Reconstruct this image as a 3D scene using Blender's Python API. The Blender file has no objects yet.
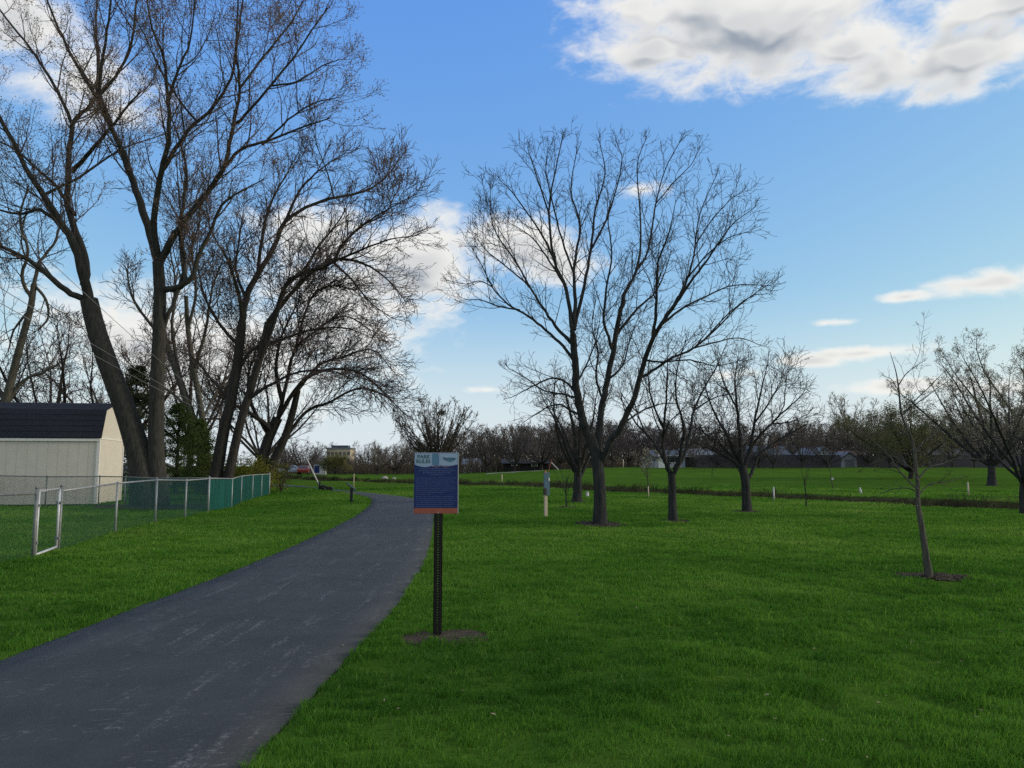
import bpy, math, random
import numpy as np
from mathutils import Vector, noise as mnoise

random.seed(7)
C = bpy.context.scene.collection
SC = bpy.context.scene
F, HZ, CZ = 769.0, 466.0, 1.68
PITCH = math.atan((HZ - 384) / F)
cp, sp = math.cos(PITCH), math.sin(PITCH)

# ------------------------------------------------------------------ survey helpers
def ray(px, py):
    u, v = (px - 512) / F, (384 - py) / F
    return Vector((u, cp - v * sp, sp + v * cp))

def at(px, py, Y):
    d = ray(px, py)
    t = Y / d.y
    return Vector((d.x * t, Y, CZ + d.z * t))

def gp(px, py, z=0.0):
    d = ray(px, py)
    t = (z - CZ) / d.z
    return Vector((d.x * t, d.y * t, z))

def smooth(a, b, x):
    t = np.clip((x - a) / (b - a), 0, 1)
    return t * t * (3 - 2 * t)

def catmull(pts, per=6):
    P = [np.array(p, float) for p in pts]
    P = [2 * P[0] - P[1]] + P + [2 * P[-1] - P[-2]]
    out = []
    for i in range(1, len(P) - 2):
        p0, p1, p2, p3 = P[i - 1:i + 3]
        for k in range(per):
            t = k / per
            out.append(0.5 * ((2 * p1) + (p2 - p0) * t + (2 * p0 - 5 * p1 + 4 * p2 - p3) * t * t + (3 * p1 - p0 - 3 * p2 + p3) * t ** 3))
    out.append(P[-2])
    return np.array(out)

def resample(P, n):
    d = np.r_[0, np.cumsum(np.linalg.norm(np.diff(P, axis=0), axis=1))]
    s = np.linspace(0, d[-1], n)
    return np.stack([np.interp(s, d, P[:, k]) for k in range(P.shape[1])], 1)

# vectorised value noise
_rs = np.random.RandomState(3)
_tab = _rs.rand(256, 256)
def vnoise(x, y):
    xi, yi = np.floor(x).astype(int), np.floor(y).astype(int)
    fx, fy = x - xi, y - yi
    fx, fy = fx * fx * (3 - 2 * fx), fy * fy * (3 - 2 * fy)
    a, b = _tab[xi & 255, yi & 255], _tab[(xi + 1) & 255, yi & 255]
    c, d = _tab[xi & 255, (yi + 1) & 255], _tab[(xi + 1) & 255, (yi + 1) & 255]
    return (a * (1 - fx) + b * fx) * (1 - fy) + (c * (1 - fx) + d * fx) * fy - 0.5

# ------------------------------------------------------------------ terrain layout
L_EDGE = [(-4.35, -14), (-4.35, -6), (-4.36, 0), (-4.38, 3.5), (-4.40, 6.6), (-4.46, 9.0), (-4.47, 13.05), (-4.80, 20.2), (-5.45, 28.1), (-6.35, 34.9),
          (-7.2, 39.5), (-8.4, 43.5), (-10.1, 48.2), (-12.8, 53.8), (-18.0, 63.5), (-30, 72), (-50, 80)]
R_EDGE = [(-1.5, -14), (-1.5, -6), (-1.5, 0), (-1.52, 3.0), (-1.50, 4.3), (-1.46, 6.2), (-1.40, 8.4), (-1.42, 10.9), (-1.68, 15.8), (-2.4, 23.9),
          (-3.05, 30), (-3.95, 35.6), (-5.3, 40.9), (-7.4, 45.6), (-11.6, 53.5), (-20.8, 70.0), (-31, 78), (-50, 85.5)]
LE = resample(catmull(L_EDGE), 400)
RE = resample(catmull(R_EDGE), 400)
_h = np.r_[0, np.cumsum(np.linalg.norm(np.diff((LE + RE) / 2, axis=0), axis=1))]
PATHPOLY = np.vstack([LE, RE[::-1]])

CREEK = resample(catmull([(34, 2), (24.5, 18), (19.1, 28.7), (15.8, 35.9), (10.9, 44.5), (5.9, 51.7), (0.6, 61), (-6.7, 71), (-16, 84), (-40, 110)]), 160)

def seg_dist(x, y, P):
    best = np.full(x.shape, 1e9)
    side = np.zeros(x.shape)
    for a, b in zip(P[:-1], P[1:]):
        ab = b - a
        t = np.clip(((x - a[0]) * ab[0] + (y - a[1]) * ab[1]) / (ab @ ab), 0, 1)
        dx, dy = x - a[0] - t * ab[0], y - a[1] - t * ab[1]
        d = np.hypot(dx, dy)
        cr = ab[0] * dy - ab[1] * dx
        m = d < best
        best = np.where(m, d, best)
        side = np.where(m, np.sign(cr), side)
    return best, side

def inside(x, y, P):
    ins = np.zeros(x.shape, bool)
    x0, y0 = P[-1]
    for x1, y1 in P:
        if y0 != y1:
            m = ((y1 > y) != (y0 > y)) & (x < (x0 - x1) * (y - y1) / (y0 - y1) + x1)
            ins ^= m
        x0, y0 = x1, y1
    return ins

HOLLOWS = [(690, 519, 5), (707, 516, 4), (816, 521, 5), (836, 517, 4), (852, 523, 4), (770, 514, 4), (977, 527, 5), (975, 522, 4), (958, 522, 5), (1016, 555, 7), (905, 590, 9), (735, 523, 4), (505, 552, 7), (560, 600, 10), (720, 690, 24), (820, 705, 16), (700, 640, 14), (880, 640, 14), (770, 605, 10), (610, 660, 14), (560, 575, 8), (650, 545, 6), (60, 590, 10), (180, 570, 9), (240, 548, 8), (300, 520, 6), (330, 513, 5), (270, 575, 9), (940, 700, 20)]
HOLW = [(gp(a, b).x, gp(a, b).y, c * gp(a, b).y / F) for a, b, c in HOLLOWS]

def creek_s(x, y):                       # >0 on the far side of the near bank edge
    d, s = seg_dist(x, y, CREEK)
    return -d * s

def gz(x, y, full=True):
    x, y = np.asarray(x, float), np.asarray(y, float)
    a = x / np.maximum(y, 1.0)
    k = smooth(-0.12, 0.16, a)
    z = k * (.50 * smooth(46, 82, y) + .95 * smooth(90, 107, y)) + (1 - k) * 0.30 * smooth(88, 125, y)
    z = z * np.where(y > 0, 1, 0)
    z = z + 0.04 * smooth(12, 17, -x) * smooth(14, 24, y) * (1 - smooth(40, 52, y))
    if full:
        pd, _ = seg_dist(x, y, LE[::4])
        pd2, _ = seg_dist(x, y, RE[::4])
        pd = np.minimum(pd, pd2)
        ins = inside(x, y, PATHPOLY)
        m = smooth(0.1, 1.6, np.where(ins, 0, pd))
        r = np.hypot(x, y)
        z = z + m * (0.10 * vnoise(x / 5.3 + 9, y / 5.3) + 0.085 * vnoise(x / 1.7, y / 1.7 + 4) + 0.055 * vnoise(x / .62, y / .62) * (r < 25))
        for hx, hy, hw in HOLW:
            z = z - .055 * m * np.exp(-((x - hx) / hw) ** 2 - ((y - hy) / (hw * 1.4)) ** 2)
        z = np.where(ins, z - 0.03, z)
        s = creek_s(x, y)
        z = z - 0.75 * smooth(0, 1.7, s) * (1 - smooth(2.3, 4.4, s)) + 0.10 * smooth(3.8, 4.6, s) * (1 - smooth(4.6, 7, s))
    return z

def g1(x, y):
    return float(gz(np.array([x]), np.array([y]))[0])

# ------------------------------------------------------------------ object helpers
def np_mesh(name, verts, faces, mats=None, smooth_shade=False, fmat=None):
    """faces: (n,k) array or list of such arrays"""
    if not isinstance(faces, list):
        faces = [faces]
    faces = [np.asarray(f, np.int32) for f in faces if len(f)]
    me = bpy.data.meshes.new(name)
    verts = np.ascontiguousarray(verts, np.float32)
    me.vertices.add(len(verts))
    me.vertices.foreach_set('co', verts.ravel())
    lv = np.concatenate([f.ravel() for f in faces])
    tot = np.concatenate([np.full(len(f), f.shape[1], np.int32) for f in faces])
    me.loops.add(len(lv))
    me.loops.foreach_set('vertex_index', lv)
    me.polygons.add(len(tot))
    me.polygons.foreach_set('loop_start', np.r_[0, np.cumsum(tot)[:-1]].astype(np.int32))
    if smooth_shade:
        me.polygons.foreach_set('use_smooth', np.ones(len(tot), bool))
    if fmat is not None:
        me.polygons.foreach_set('material_index', np.asarray(fmat, np.int32))
    me.update(calc_edges=True)
    for m in (mats or []):
        me.materials.append(m)
    return me

def tag(o, label=None, cat=None, group=None, kind=None):
    if label: o['label'] = label
    if cat: o['category'] = cat
    if group: o['group'] = group
    if kind: o['kind'] = kind
    return o

def link(name, me, parent=None, loc=None):
    o = bpy.data.objects.new(name, me)
    C.objects.link(o)
    if parent is not None: o.parent = parent
    if loc is not None: o.location = loc
    return o

def empty(name, loc, label, cat, group=None, rz=0.0):
    o = bpy.data.objects.new(name, None)
    o.empty_display_size = 0.3
    C.objects.link(o)
    o.location = loc
    o.rotation_euler = (0, 0, rz)
    return tag(o, label, cat, group)

def copy_thing(root, loc, rz, scale, label=None):
    r = root.copy(); C.objects.link(r)
    r.location = loc; r.rotation_euler = (0, 0, rz); r.scale = scale
    if label: r['label'] = label
    for ch in list(root.children):
        c = ch.copy(); C.objects.link(c); c.parent = r
        for g in list(ch.children):
            d = g.copy(); C.objects.link(d); d.parent = c
    return r

class MB:
    def __init__(self): self.v, self.f = [], []
    def poly(self, pts):
        b = len(self.v); self.v += [tuple(p) for p in pts]; self.f.append(tuple(range(b, b + len(pts))))
    def box(self, lo, hi, M=None):
        (x0, y0, z0), (x1, y1, z1) = lo, hi
        p = [Vector(q) for q in ((x0, y0, z0), (x1, y0, z0), (x1, y1, z0), (x0, y1, z0), (x0, y0, z1), (x1, y0, z1), (x1, y1, z1), (x0, y1, z1))]
        if M is not None: p = [M @ q for q in p]
        b = len(self.v); self.v += [tuple(q) for q in p]
        for f in ((0, 3, 2, 1), (4, 5, 6, 7), (0, 1, 5, 4), (1, 2, 6, 5), (2, 3, 7, 6), (3, 0, 4, 7)):
            self.f.append(tuple(b + i for i in f))
    def prism(self, prof, a, b):
        """prof: list of Vector offsets fn(axis point)->; profile pts in world at end a, same at end b"""
        n = len(prof); s = len(self.v)
        self.v += [tuple(Vector(a) + Vector(p)) for p in prof] + [tuple(Vector(b) + Vector(p)) for p in prof]
        self.f.append(tuple(range(s + n - 1, s - 1, -1))); self.f.append(tuple(range(s + n, s + 2 * n)))
        for i in range(n):
            j = (i + 1) % n
            self.f.append((s + i, s + j, s + n + j, s + n + i))
    def tube(self, a, b, r0, r1=None, n=8, cap=True):
        a, b = Vector(a), Vector(b); r1 = r0 if r1 is None else r1
        t = (b - a).normalized()
        u = t.cross(Vector((0, 0, 1)) if abs(t.z) < .9 else Vector((1, 0, 0))).normalized(); w = t.cross(u)
        s = len(self.v)
        for p, r in ((a, r0), (b, r1)):
            for i in range(n):
                an = 2 * math.pi * i / n
                self.v.append(tuple(p + u * (r * math.cos(an)) + w * (r * math.sin(an))))
        for i in range(n):
            j = (i + 1) % n
            self.f.append((s + i, s + j, s + n + j, s + n + i))
        if cap:
            self.f.append(tuple(range(s + n - 1, s - 1, -1))); self.f.append(tuple(range(s + n, s + 2 * n)))
    def path(self, pts, r, n=8):
        for a, b in zip(pts[:-1], pts[1:]): self.tube(a, b, r, r, n)
    def build(self, name, mat, parent=None, smooth_shade=False, bevel=0):
        me = bpy.data.meshes.new(name)
        me.from_pydata(self.v, [], self.f)
        me.materials.append(mat)
        if smooth_shade:
            me.polygons.foreach_set('use_smooth', np.ones(len(me.polygons), bool))
        o = link(name, me, parent)
        if bevel:
            m = o.modifiers.new('bevel', 'BEVEL'); m.width = bevel; m.segments = 2; m.limit_method = 'ANGLE'
        return o

# ------------------------------------------------------------------ materials
def mat(name, col, rough=0.8, var=0.0, scale=4.0, col2=None, bump=0.0, bscale=20.0, metal=0.0, spec=0.3, stretch=(1, 1, 1), detail=6, transl=0.0):
    m = bpy.data.materials.new(name); m.use_nodes = True
    nt = m.node_tree; N, Lk = nt.nodes, nt.links
    b = N['Principled BSDF']
    b.inputs['Roughness'].default_value = rough
    b.inputs['Metallic'].default_value = metal
    b.inputs['Specular IOR Level'].default_value = spec
    tc = N.new('ShaderNodeTexCoord'); mp = N.new('ShaderNodeMapping')
    mp.inputs['Scale'].default_value = stretch
    Lk.new(tc.outputs['Object'], mp.inputs['Vector'])
    if col2 is None:
        col2 = tuple(min(1, c * (1 + var)) for c in col); colA = tuple(c * (1 - var) for c in col)
    else:
        colA = col
    nz = N.new('ShaderNodeTexNoise'); nz.inputs['Scale'].default_value = scale; nz.inputs['Detail'].default_value = detail
    nz.inputs['Roughness'].default_value = 0.65
    Lk.new(mp.outputs[0], nz.inputs['Vector'])
    rp = N.new('ShaderNodeValToRGB')
    rp.color_ramp.elements[0].position = 0.32; rp.color_ramp.elements[1].position = 0.68
    rp.color_ramp.elements[0].color = (*colA, 1); rp.color_ramp.elements[1].color = (*col2, 1)
    Lk.new(nz.outputs['Fac'], rp.inputs['Fac']); Lk.new(rp.outputs[0], b.inputs['Base Color'])
    if bump:
        n2 = N.new('ShaderNodeTexNoise'); n2.inputs['Scale'].default_value = bscale; n2.inputs['Detail'].default_value = 8
        Lk.new(mp.outputs[0], n2.inputs['Vector'])
        bp = N.new('ShaderNodeBump'); bp.inputs['Strength'].default_value = bump; bp.inputs['Distance'].default_value = 0.03
        Lk.new(n2.outputs['Fac'], bp.inputs['Height']); Lk.new(bp.outputs[0], b.inputs['Normal'])
    return m

def bark(name, c1, c2, moss=0.0):
    m = mat(name, c1, 0.95, col2=c2, scale=5, bump=0.9, bscale=9, stretch=(3, 3, .5), spec=0.15)
    return m

M_BARK_A = bark('maple_bark', (.017, .0175, .0155), (.054, .053, .046))
M_BARK_B = bark('rough_bark', (.016, .0155, .0145), (.050, .047, .041))
M_BARK_C = bark('honey_locust_bark', (.012, .0145, .0155), (.042, .045, .043))
M_BARK_D = bark('grey_bark', (.036, .038, .033), (.095, .092, .076))
M_TWIG = mat('twig', (.033, .029, .028), .9, var=.35, scale=2)
M_TWIG_R = mat('reddish_twig', (.080, .058, .050), .9, var=.35, scale=2)
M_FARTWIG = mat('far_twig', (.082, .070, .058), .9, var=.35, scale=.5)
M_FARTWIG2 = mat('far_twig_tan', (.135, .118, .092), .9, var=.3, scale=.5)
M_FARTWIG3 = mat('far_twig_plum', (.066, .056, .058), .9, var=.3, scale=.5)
M_BUD = mat('red_bud', (.19, .115, .095), .8, col2=(.25, .19, .115), scale=.8)
M_BUDG = mat('pale_bud', (.17, .17, .11), .8, col2=(.32, .30, .22), scale=1.2)
M_BUDO = mat('olive_bud', (.09, .10, .03), .8, col2=(.15, .15, .05), scale=.6)

# ------------------------------------------------------------------ tube batches for trees
class Tubes:
    def __init__(self): self.g = {}
    def add(self, pts, rad, sides):
        self.g.setdefault((len(pts), sides), []).append((pts, rad))
    def count(self): return sum(len(v) for v in self.g.values())
    def mesh(self, name, material, org):
        V, FQ, base = [], [], 0
        for (n, s), items in self.g.items():
            P = np.array([[tuple(p) for p in it[0]] for it in items], float) - np.array(org)
            R = np.array([it[1] for it in items], float)
            m = len(items)
            T = np.empty_like(P)
            T[:, 1:-1] = P[:, 2:] - P[:, :-2]; T[:, 0] = P[:, 1] - P[:, 0]; T[:, -1] = P[:, -1] - P[:, -2]
            T /= np.linalg.norm(T, axis=2, keepdims=True) + 1e-12
            ov = P[:, -1] - P[:, 0]
            ov /= np.linalg.norm(ov, axis=1, keepdims=True) + 1e-12
            ref = np.where(np.abs(ov[:, :1]) < .7, np.array([[1., 0, 0]]), np.array([[0, 1., 0]]))
            U = np.cross(T, ref[:, None, :]); U /= np.linalg.norm(U, axis=2, keepdims=True) + 1e-12
            W = np.cross(T, U)
            an = np.arange(s) * 2 * math.pi / s
            ring = U[:, :, None, :] * np.cos(an)[None, None, :, None] + W[:, :, None, :] * np.sin(an)[None, None, :, None]
            vv = P[:, :, None, :] + ring * R[:, :, None, None]
            V.append(vv.reshape(-1, 3))
            idx = base + np.arange(m * n * s).reshape(m, n, s)
            nx = np.roll(idx, -1, axis=2)
            q = np.stack([idx[:, :-1], nx[:, :-1], nx[:, 1:], idx[:, 1:]], -1).reshape(-1, 4)
            FQ.append(q)
            base += m * n * s
        return np_mesh(name, np.vstack(V), np.vstack(FQ), [material], True)

def lerp_poly(pts, t):
    n = len(pts) - 1
    f = min(max(t, 0), .9999) * n
    i = int(f); k = f - i
    return pts[i].lerp(pts[i + 1], k), (pts[i + 1] - pts[i]).normalized(), i, k

GA = 2.399963
def walk(rng, p, d, L, nseg, wob, up, bias=None):
    pts = [p.copy()]
    st = L / nseg
    d = d.copy()
    for k in range(nseg):
        d = d + Vector((rng.gauss(0, wob), rng.gauss(0, wob), rng.gauss(0, wob) + up))
        if bias is not None: d = d + bias
        d.normalize()
        p = p + d * st
        pts.append(p)
    return pts

def grow(T, pts, rads, lvl, P, rng, tips, rmin, scale=1.0):
    cfg = P[lvl]
    L = sum((b - a).length for a, b in zip(pts[:-1], pts[1:]))
    t0 = cfg.get('t0', .2)
    n = max(1, int(L * (1 - t0) / (cfg['sp'] * scale) + rng.random()))
    ph = rng.random() * 6.28
    fan = cfg.get('fan', (3, 1, 0, 0)[lvl])
    for i in range(n + fan):
        t = t0 + (1 - t0) * (i + rng.random()) / n
        tipf = i >= n
        if tipf: t = 1 - .04 * rng.random()
        p, tan, si, k = lerp_poly(pts, t)
        r = rads[si] * (1 - k) + rads[si + 1] * k
        az = ph + GA * i + rng.gauss(0, .4)
        ref = Vector((0, 0, 1)) if abs(tan.z) < .93 else Vector((1, 0, 0))
        u = tan.cross(ref).normalized(); w = tan.cross(u)
        perp = u * math.cos(az) + w * math.sin(az)
        an = math.radians(rng.uniform(*cfg['ang']) if not tipf else rng.uniform(4, 26))
        d = tan * math.cos(an) + perp * math.sin(an)
        ln = cfg['len'] * scale * rng.uniform(.55, 1.2) * (1 - cfg.get('tap', .55) * t)
        if tipf: ln *= .45
        ln = min(ln, L * .95)
        r0 = min(r * .62, cfg['r'] * rng.uniform(.75, 1.2)); r0 = max(r0, rmin)
        ns = cfg['seg']
        c = walk(rng, p, d, ln, ns, cfg.get('wob', .13), cfg.get('up', .06))
        cr = [max(rmin * .8, r0 * (1 - .72 * j / ns)) for j in range(ns + 1)]
        T.add(c, cr, cfg.get('sides', 3))
        if lvl + 1 < len(P):
            grow(T, c, cr, lvl + 1, P, rng, tips, rmin, scale)
        else:
            tips.append(c)

def specks(tips, n, size, org, rng, spread=.05):
    V, Fc = [], []
    tet = np.array([(1, 1, 1), (1, -1, -1), (-1, 1, -1), (-1, -1, 1)], float)
    out = []
    for _ in range(n):
        c = rng.choice(tips)
        t = rng.uniform(.25, 1)
        p, _, _, _ = lerp_poly(c, t)
        out.append((p.x + rng.gauss(0, spread), p.y + rng.gauss(0, spread), p.z + rng.gauss(0, spread)))
    P = np.array(out) - np.array(org)
    rs = np.random.RandomState(rng.randrange(10 ** 6))
    S = size * (.5 + rs.rand(n, 1, 1))
    # random rotations
    q = rs.randn(n, 4); q /= np.linalg.norm(q, axis=1, keepdims=True)
    a, b, c, d = q.T
    Rm = np.stack([1 - 2 * (c * c + d * d), 2 * (b * c - a * d), 2 * (b * d + a * c), 2 * (b * c + a * d), 1 - 2 * (b * b + d * d), 2 * (c * d - a * b),
                   2 * (b * d - a * c), 2 * (c * d + a * b), 1 - 2 * (b * b + c * c)], 1).reshape(n, 3, 3)
    vv = np.einsum('nij,kj->nki', Rm, tet) * S + P[:, None, :]
    idx = 4 * np.arange(n)[:, None, None] + np.array([(0, 1, 2), (0, 3, 1), (0, 2, 3), (1, 3, 2)])[None]
    return vv.reshape(-1, 3), idx.reshape(-1, 3)

def traced_tree(name, label, Y, limbs, P, seed, mbark, mtwig, rmin, group=None, buds=None, flare=1.35, slope_amp=.55, extra=0, cat='tree'):
    """limbs: (parent index or None, [(px,py)...], r0 px, r1 px[, depth slope]); surveyed limbs are set at their own depth, then branch in 3-D"""
    rng = random.Random(seed)
    trunk, crown, tips = Tubes(), Tubes(), []
    built = []
    for li, lb in enumerate(limbs):
        par, pix, r0, r1 = lb[:4]
        pp = catmull(pix, 4)
        if par is None:
            y0 = Y; sl = 0
        else:
            q = built[par]
            j = int(np.argmin(np.hypot(q['px'][:, 0] - pix[0][0], q['px'][:, 1] - pix[0][1])))
            y0 = q['Y'][j]
            r0 = min(r0, .88 * q['r'][j] / q['Y'][j] * F); r1 = min(r1, r0)
            sl = lb[4] if len(lb) > 4 else rng.uniform(-slope_amp, slope_amp)
        d = np.r_[0, np.cumsum(np.hypot(*np.diff(pp, axis=0).T))] / F * Y
        Ys = y0 + sl * d + .05 * np.sin(d * 1.7 + seed) * (par is not None)
        pts = [at(a, b, yy) for (a, b), yy in zip(pp, Ys)]
        n = len(pts)
        rp = np.linspace(r0, r1, n)
        if par is None:
            s = np.linspace(0, 1, n)
            rp = rp * (1 + (flare - 1) * np.exp(-s * 9))
            pts[0].z = g1(pts[0].x, pts[0].y) - .12
        rads = [max(rmin, v * yy / F) for v, yy in zip(rp, Ys)]
        wobble = .0 if par is None else .25
        for k in range(1, n - 1):
            pts[k] = pts[k] + Vector((rng.gauss(0, 1), rng.gauss(0, 1), rng.gauss(0, 1))) * min(rads[k], .06) * wobble
        trunk.add(pts, rads, 10 if r0 > 5 else 7)
        built.append(dict(px=pp, Y=Ys, pts=pts, r=rads, stem=par is None))
    # extra limbs toward and away from the viewer so that the crown is round in plan
    for e in range(extra):
        q = built[rng.randrange(len(built))]
        p, tan, si, k = lerp_poly(q['pts'], rng.uniform(.35, .8))
        sgn = 1 if e % 2 else -1
        dvec = Vector((rng.gauss(0, .35), sgn * rng.uniform(.7, 1.1), rng.uniform(.4, 1.0))).normalized()
        Lb = P[0]['len'] * rng.uniform(1.2, 2.0)
        c = walk(rng, p, dvec, Lb, 9, .09, .07)
        r0 = q['r'][si] * .6
        cr = [max(rmin, r0 * (1 - .8 * j / 9)) for j in range(10)]
        trunk.add(c, cr, 6)
        built.append(dict(pts=c, r=cr, px=None, Y=None))
    for i, q in enumerate(built):
        start = q['pts']
        if q.get('stem'):
            continue
        grow(crown, start, q['r'], 0, P, rng, tips, rmin)
    org = tuple(built[0]['pts'][0])
    root = empty(name, org, label, cat, group)
    print(name, 'polylines', crown.count())
    link('trunk', trunk.mesh('trunk', mbark, org), root)
    link('crown', crown.mesh('crown', mtwig, org), root)
    if buds:
        v, f = specks(tips, buds[0], buds[1], org, rng, .10)
        o = link('flower_buds', np_mesh('flower_buds', v, f, [buds[2]]), root)
        o['kind'] = 'stuff'
    return root

def free_tree(name, loc, label, h, spread, seed, P, mbark, mtwig, rmin, trunk_h=.25, nl=6, r0=.15, lean=(0, 0), group=None, buds=None, droop=0.0, cat='tree', dome=False):
    rng = random.Random(seed)
    trunk, crown, tips = Tubes(), Tubes(), []
    org = Vector(loc)
    th = h * trunk_h
    pts = walk(rng, Vector((0, 0, -.1)), Vector((lean[0], lean[1], 1)).normalized(), th + .1, 6, .03, .0)
    rads = [r0 * (1 + .5 * math.exp(-j * 1.8)) * (1 - .25 * j / 6) for j in range(7)]
    trunk.add(pts, rads, 9)
    top = pts[-1]
    ph = rng.random() * 6
    limbs = []
    for i in range(nl):
        t = rng.uniform(.72, 1.0) if i else 1
        p, tan, si, k = lerp_poly(pts, t)
        az = ph + i * 6.283 / max(nl - 1, 1) + rng.gauss(0, .25)
        el = spread * ((rng.random() ** .6 if dome else rng.uniform(.6, 1.1)) if i else .1)
        d = Vector((math.cos(az) * math.sin(el), math.sin(az) * math.sin(el), math.cos(el)))
        L = (h - p.z) * rng.uniform(.85, 1.05) / max(.55, math.cos(el * .8))
        L *= (1 if i == 0 else .88)
        if dome: L = (h - p.z) * rng.uniform(.86, 1.04)
        c = walk(rng, p, d, L, 11, .07, .05 - droop)
        rr = r0 * (.62 if i == 0 else .48) * rng.uniform(.85, 1.1)
        cr = [max(rmin, rr * (1 - .86 * j / 11)) for j in range(12)]
        trunk.add(c, cr, 6); limbs.append((c, cr))
    for c, cr in limbs:
        grow(crown, c, cr, 0, P, rng, tips, rmin)
    root = empty(name, org, label, cat, group)
    link('trunk', trunk.mesh('trunk', mbark, (0, 0, 0)), root)
    link('crown', crown.mesh('crown', mtwig, (0, 0, 0)), root)
    zs = np.sort(np.array([c[-1].z for c in tips])); f = h / zs[int(len(zs) * .985)]
    root.scale = (f, f, f)
    print(name, 'polylines', crown.count())
    if buds:
        v, f = specks(tips, buds[0], buds[1], (0, 0, 0), rng, buds[3] if len(buds) > 3 else .05)
        o = link('leaf_buds', np_mesh('leaf_buds', v, f, [buds[2]]), root); o['kind'] = 'stuff'
    return root

# ------------------------------------------------------------------ ground sheet
def build_ground():
    angs = np.concatenate([np.arange(-62, 62, .3), np.arange(62, 298, 3.0)])
    angs = np.radians(angs)
    rr = np.concatenate([np.geomspace(1.0, 130, 330), np.geomspace(134, 5000, 40)])
    A, Rr = np.meshgrid(angs, rr, indexing='ij')
    X, Yv = np.sin(A) * Rr, np.cos(A) * Rr
    x, y = X.ravel(), Yv.ravel()
    z = gz(x, y)
    na, nr = len(angs), len(rr)
    idx = np.arange(na * nr).reshape(na, nr)
    nx = np.roll(idx, -1, axis=0)
    q = np.stack([idx[:, :-1], idx[:, 1:], nx[:, 1:], nx[:, :-1]], -1).reshape(-1, 4)
    c = len(x)
    V = np.vstack([np.stack([x, y, z], 1), [[0, 0, 0]]])
    tri = np.stack([np.full(na, c), idx[:, 0], nx[:, 0]], -1)
    me = np_mesh('ground', V, [q, tri], [], True)
    s = creek_s(x, y)
    cr = smooth(-.5, .4, s) * (1 - smooth(4.0, 5.2, s))
    at_ = me.attributes.new('creek', 'FLOAT', 'POINT')
    at_.data.foreach_set('value', np.r_[cr, 0].astype(np.float32))
    m = bpy.data.materials.new('lawn'); m.use_nodes = True
    nt = m.node_tree; N, Lk = nt.nodes, nt.links
    b = N['Principled BSDF']; b.inputs['Roughness'].default_value = 1; b.inputs['Specular IOR Level'].default_value = 0
    tc = N.new('ShaderNodeTexCoord')
    def nz(scale, det=5, st=(1, 1, 1)):
        mp = N.new('ShaderNodeMapping'); mp.inputs['Scale'].default_value = st
        Lk.new(tc.outputs['Object'], mp.inputs['Vector'])
        n = N.new('ShaderNodeTexNoise'); n.inputs['Scale'].default_value = scale; n.inputs['Detail'].default_value = det; n.inputs['Roughness'].default_value = .7
        Lk.new(mp.outputs[0], n.inputs['Vector']); return n
    def ramp(src, a, b_, p0=.35, p1=.65):
        r = N.new('ShaderNodeValToRGB'); r.color_ramp.elements[0].position = p0; r.color_ramp.elements[1].position = p1
        r.color_ramp.elements[0].color = (*a, 1); r.color_ramp.elements[1].color = (*b_, 1)
        Lk.new(src, r.inputs['Fac']); return r
    def mix(f, a, b_, mode='MIX'):
        x_ = N.new('ShaderNodeMix'); x_.data_type = 'RGBA'; x_.blend_type = mode
        if isinstance(f, float): x_.inputs['Factor'].default_value = f
        else: Lk.new(f, x_.inputs['Factor'])
        Lk.new(a, x_.inputs['A']); Lk.new(b_, x_.inputs['B']); return x_.outputs['Result']
    n1 = nz(.35, 6); n2 = nz(9, 6); n3 = nz(.9, 4, (.35, 1.6, 1))
    g1_ = ramp(n1.outputs['Fac'], GA_, GB_)
    g2_ = ramp(n2.outputs['Fac'], GC_, GD_)
    g = mix(.5, g1_.outputs[0], g2_.outputs[0])
    g3_ = ramp(n3.outputs['Fac'], (.55, .6, .5), (1.25, 1.2, 1.1))
    g = mix(.6, g, mix(1.0, g, g3_.outputs[0], 'MULTIPLY'))
    d1 = ramp(nz(2.2, 6).outputs['Fac'], (.022, .020, .012), (.060, .055, .028))
    ca = N.new('ShaderNodeAttribute'); ca.attribute_name = 'creek'
    Lk.new(mix(ca.outputs['Fac'], g, d1.outputs[0]), b.inputs['Base Color'])
    bp = N.new('ShaderNodeBump'); bp.inputs['Strength'].default_value = .8; bp.inputs['Distance'].default_value = .06
    Lk.new(nz(14, 8).outputs['Fac'], bp.inputs['Height']); Lk.new(bp.outputs[0], b.inputs['Normal'])
    me.materials.append(m)
    tag(link('ground', me), kind='structure')

GA_, GB_ = (.046, .104, .015), (.074, .146, .021)
GC_, GD_ = (.034, .084, .012), (.078, .148, .022)
build_ground()

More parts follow.
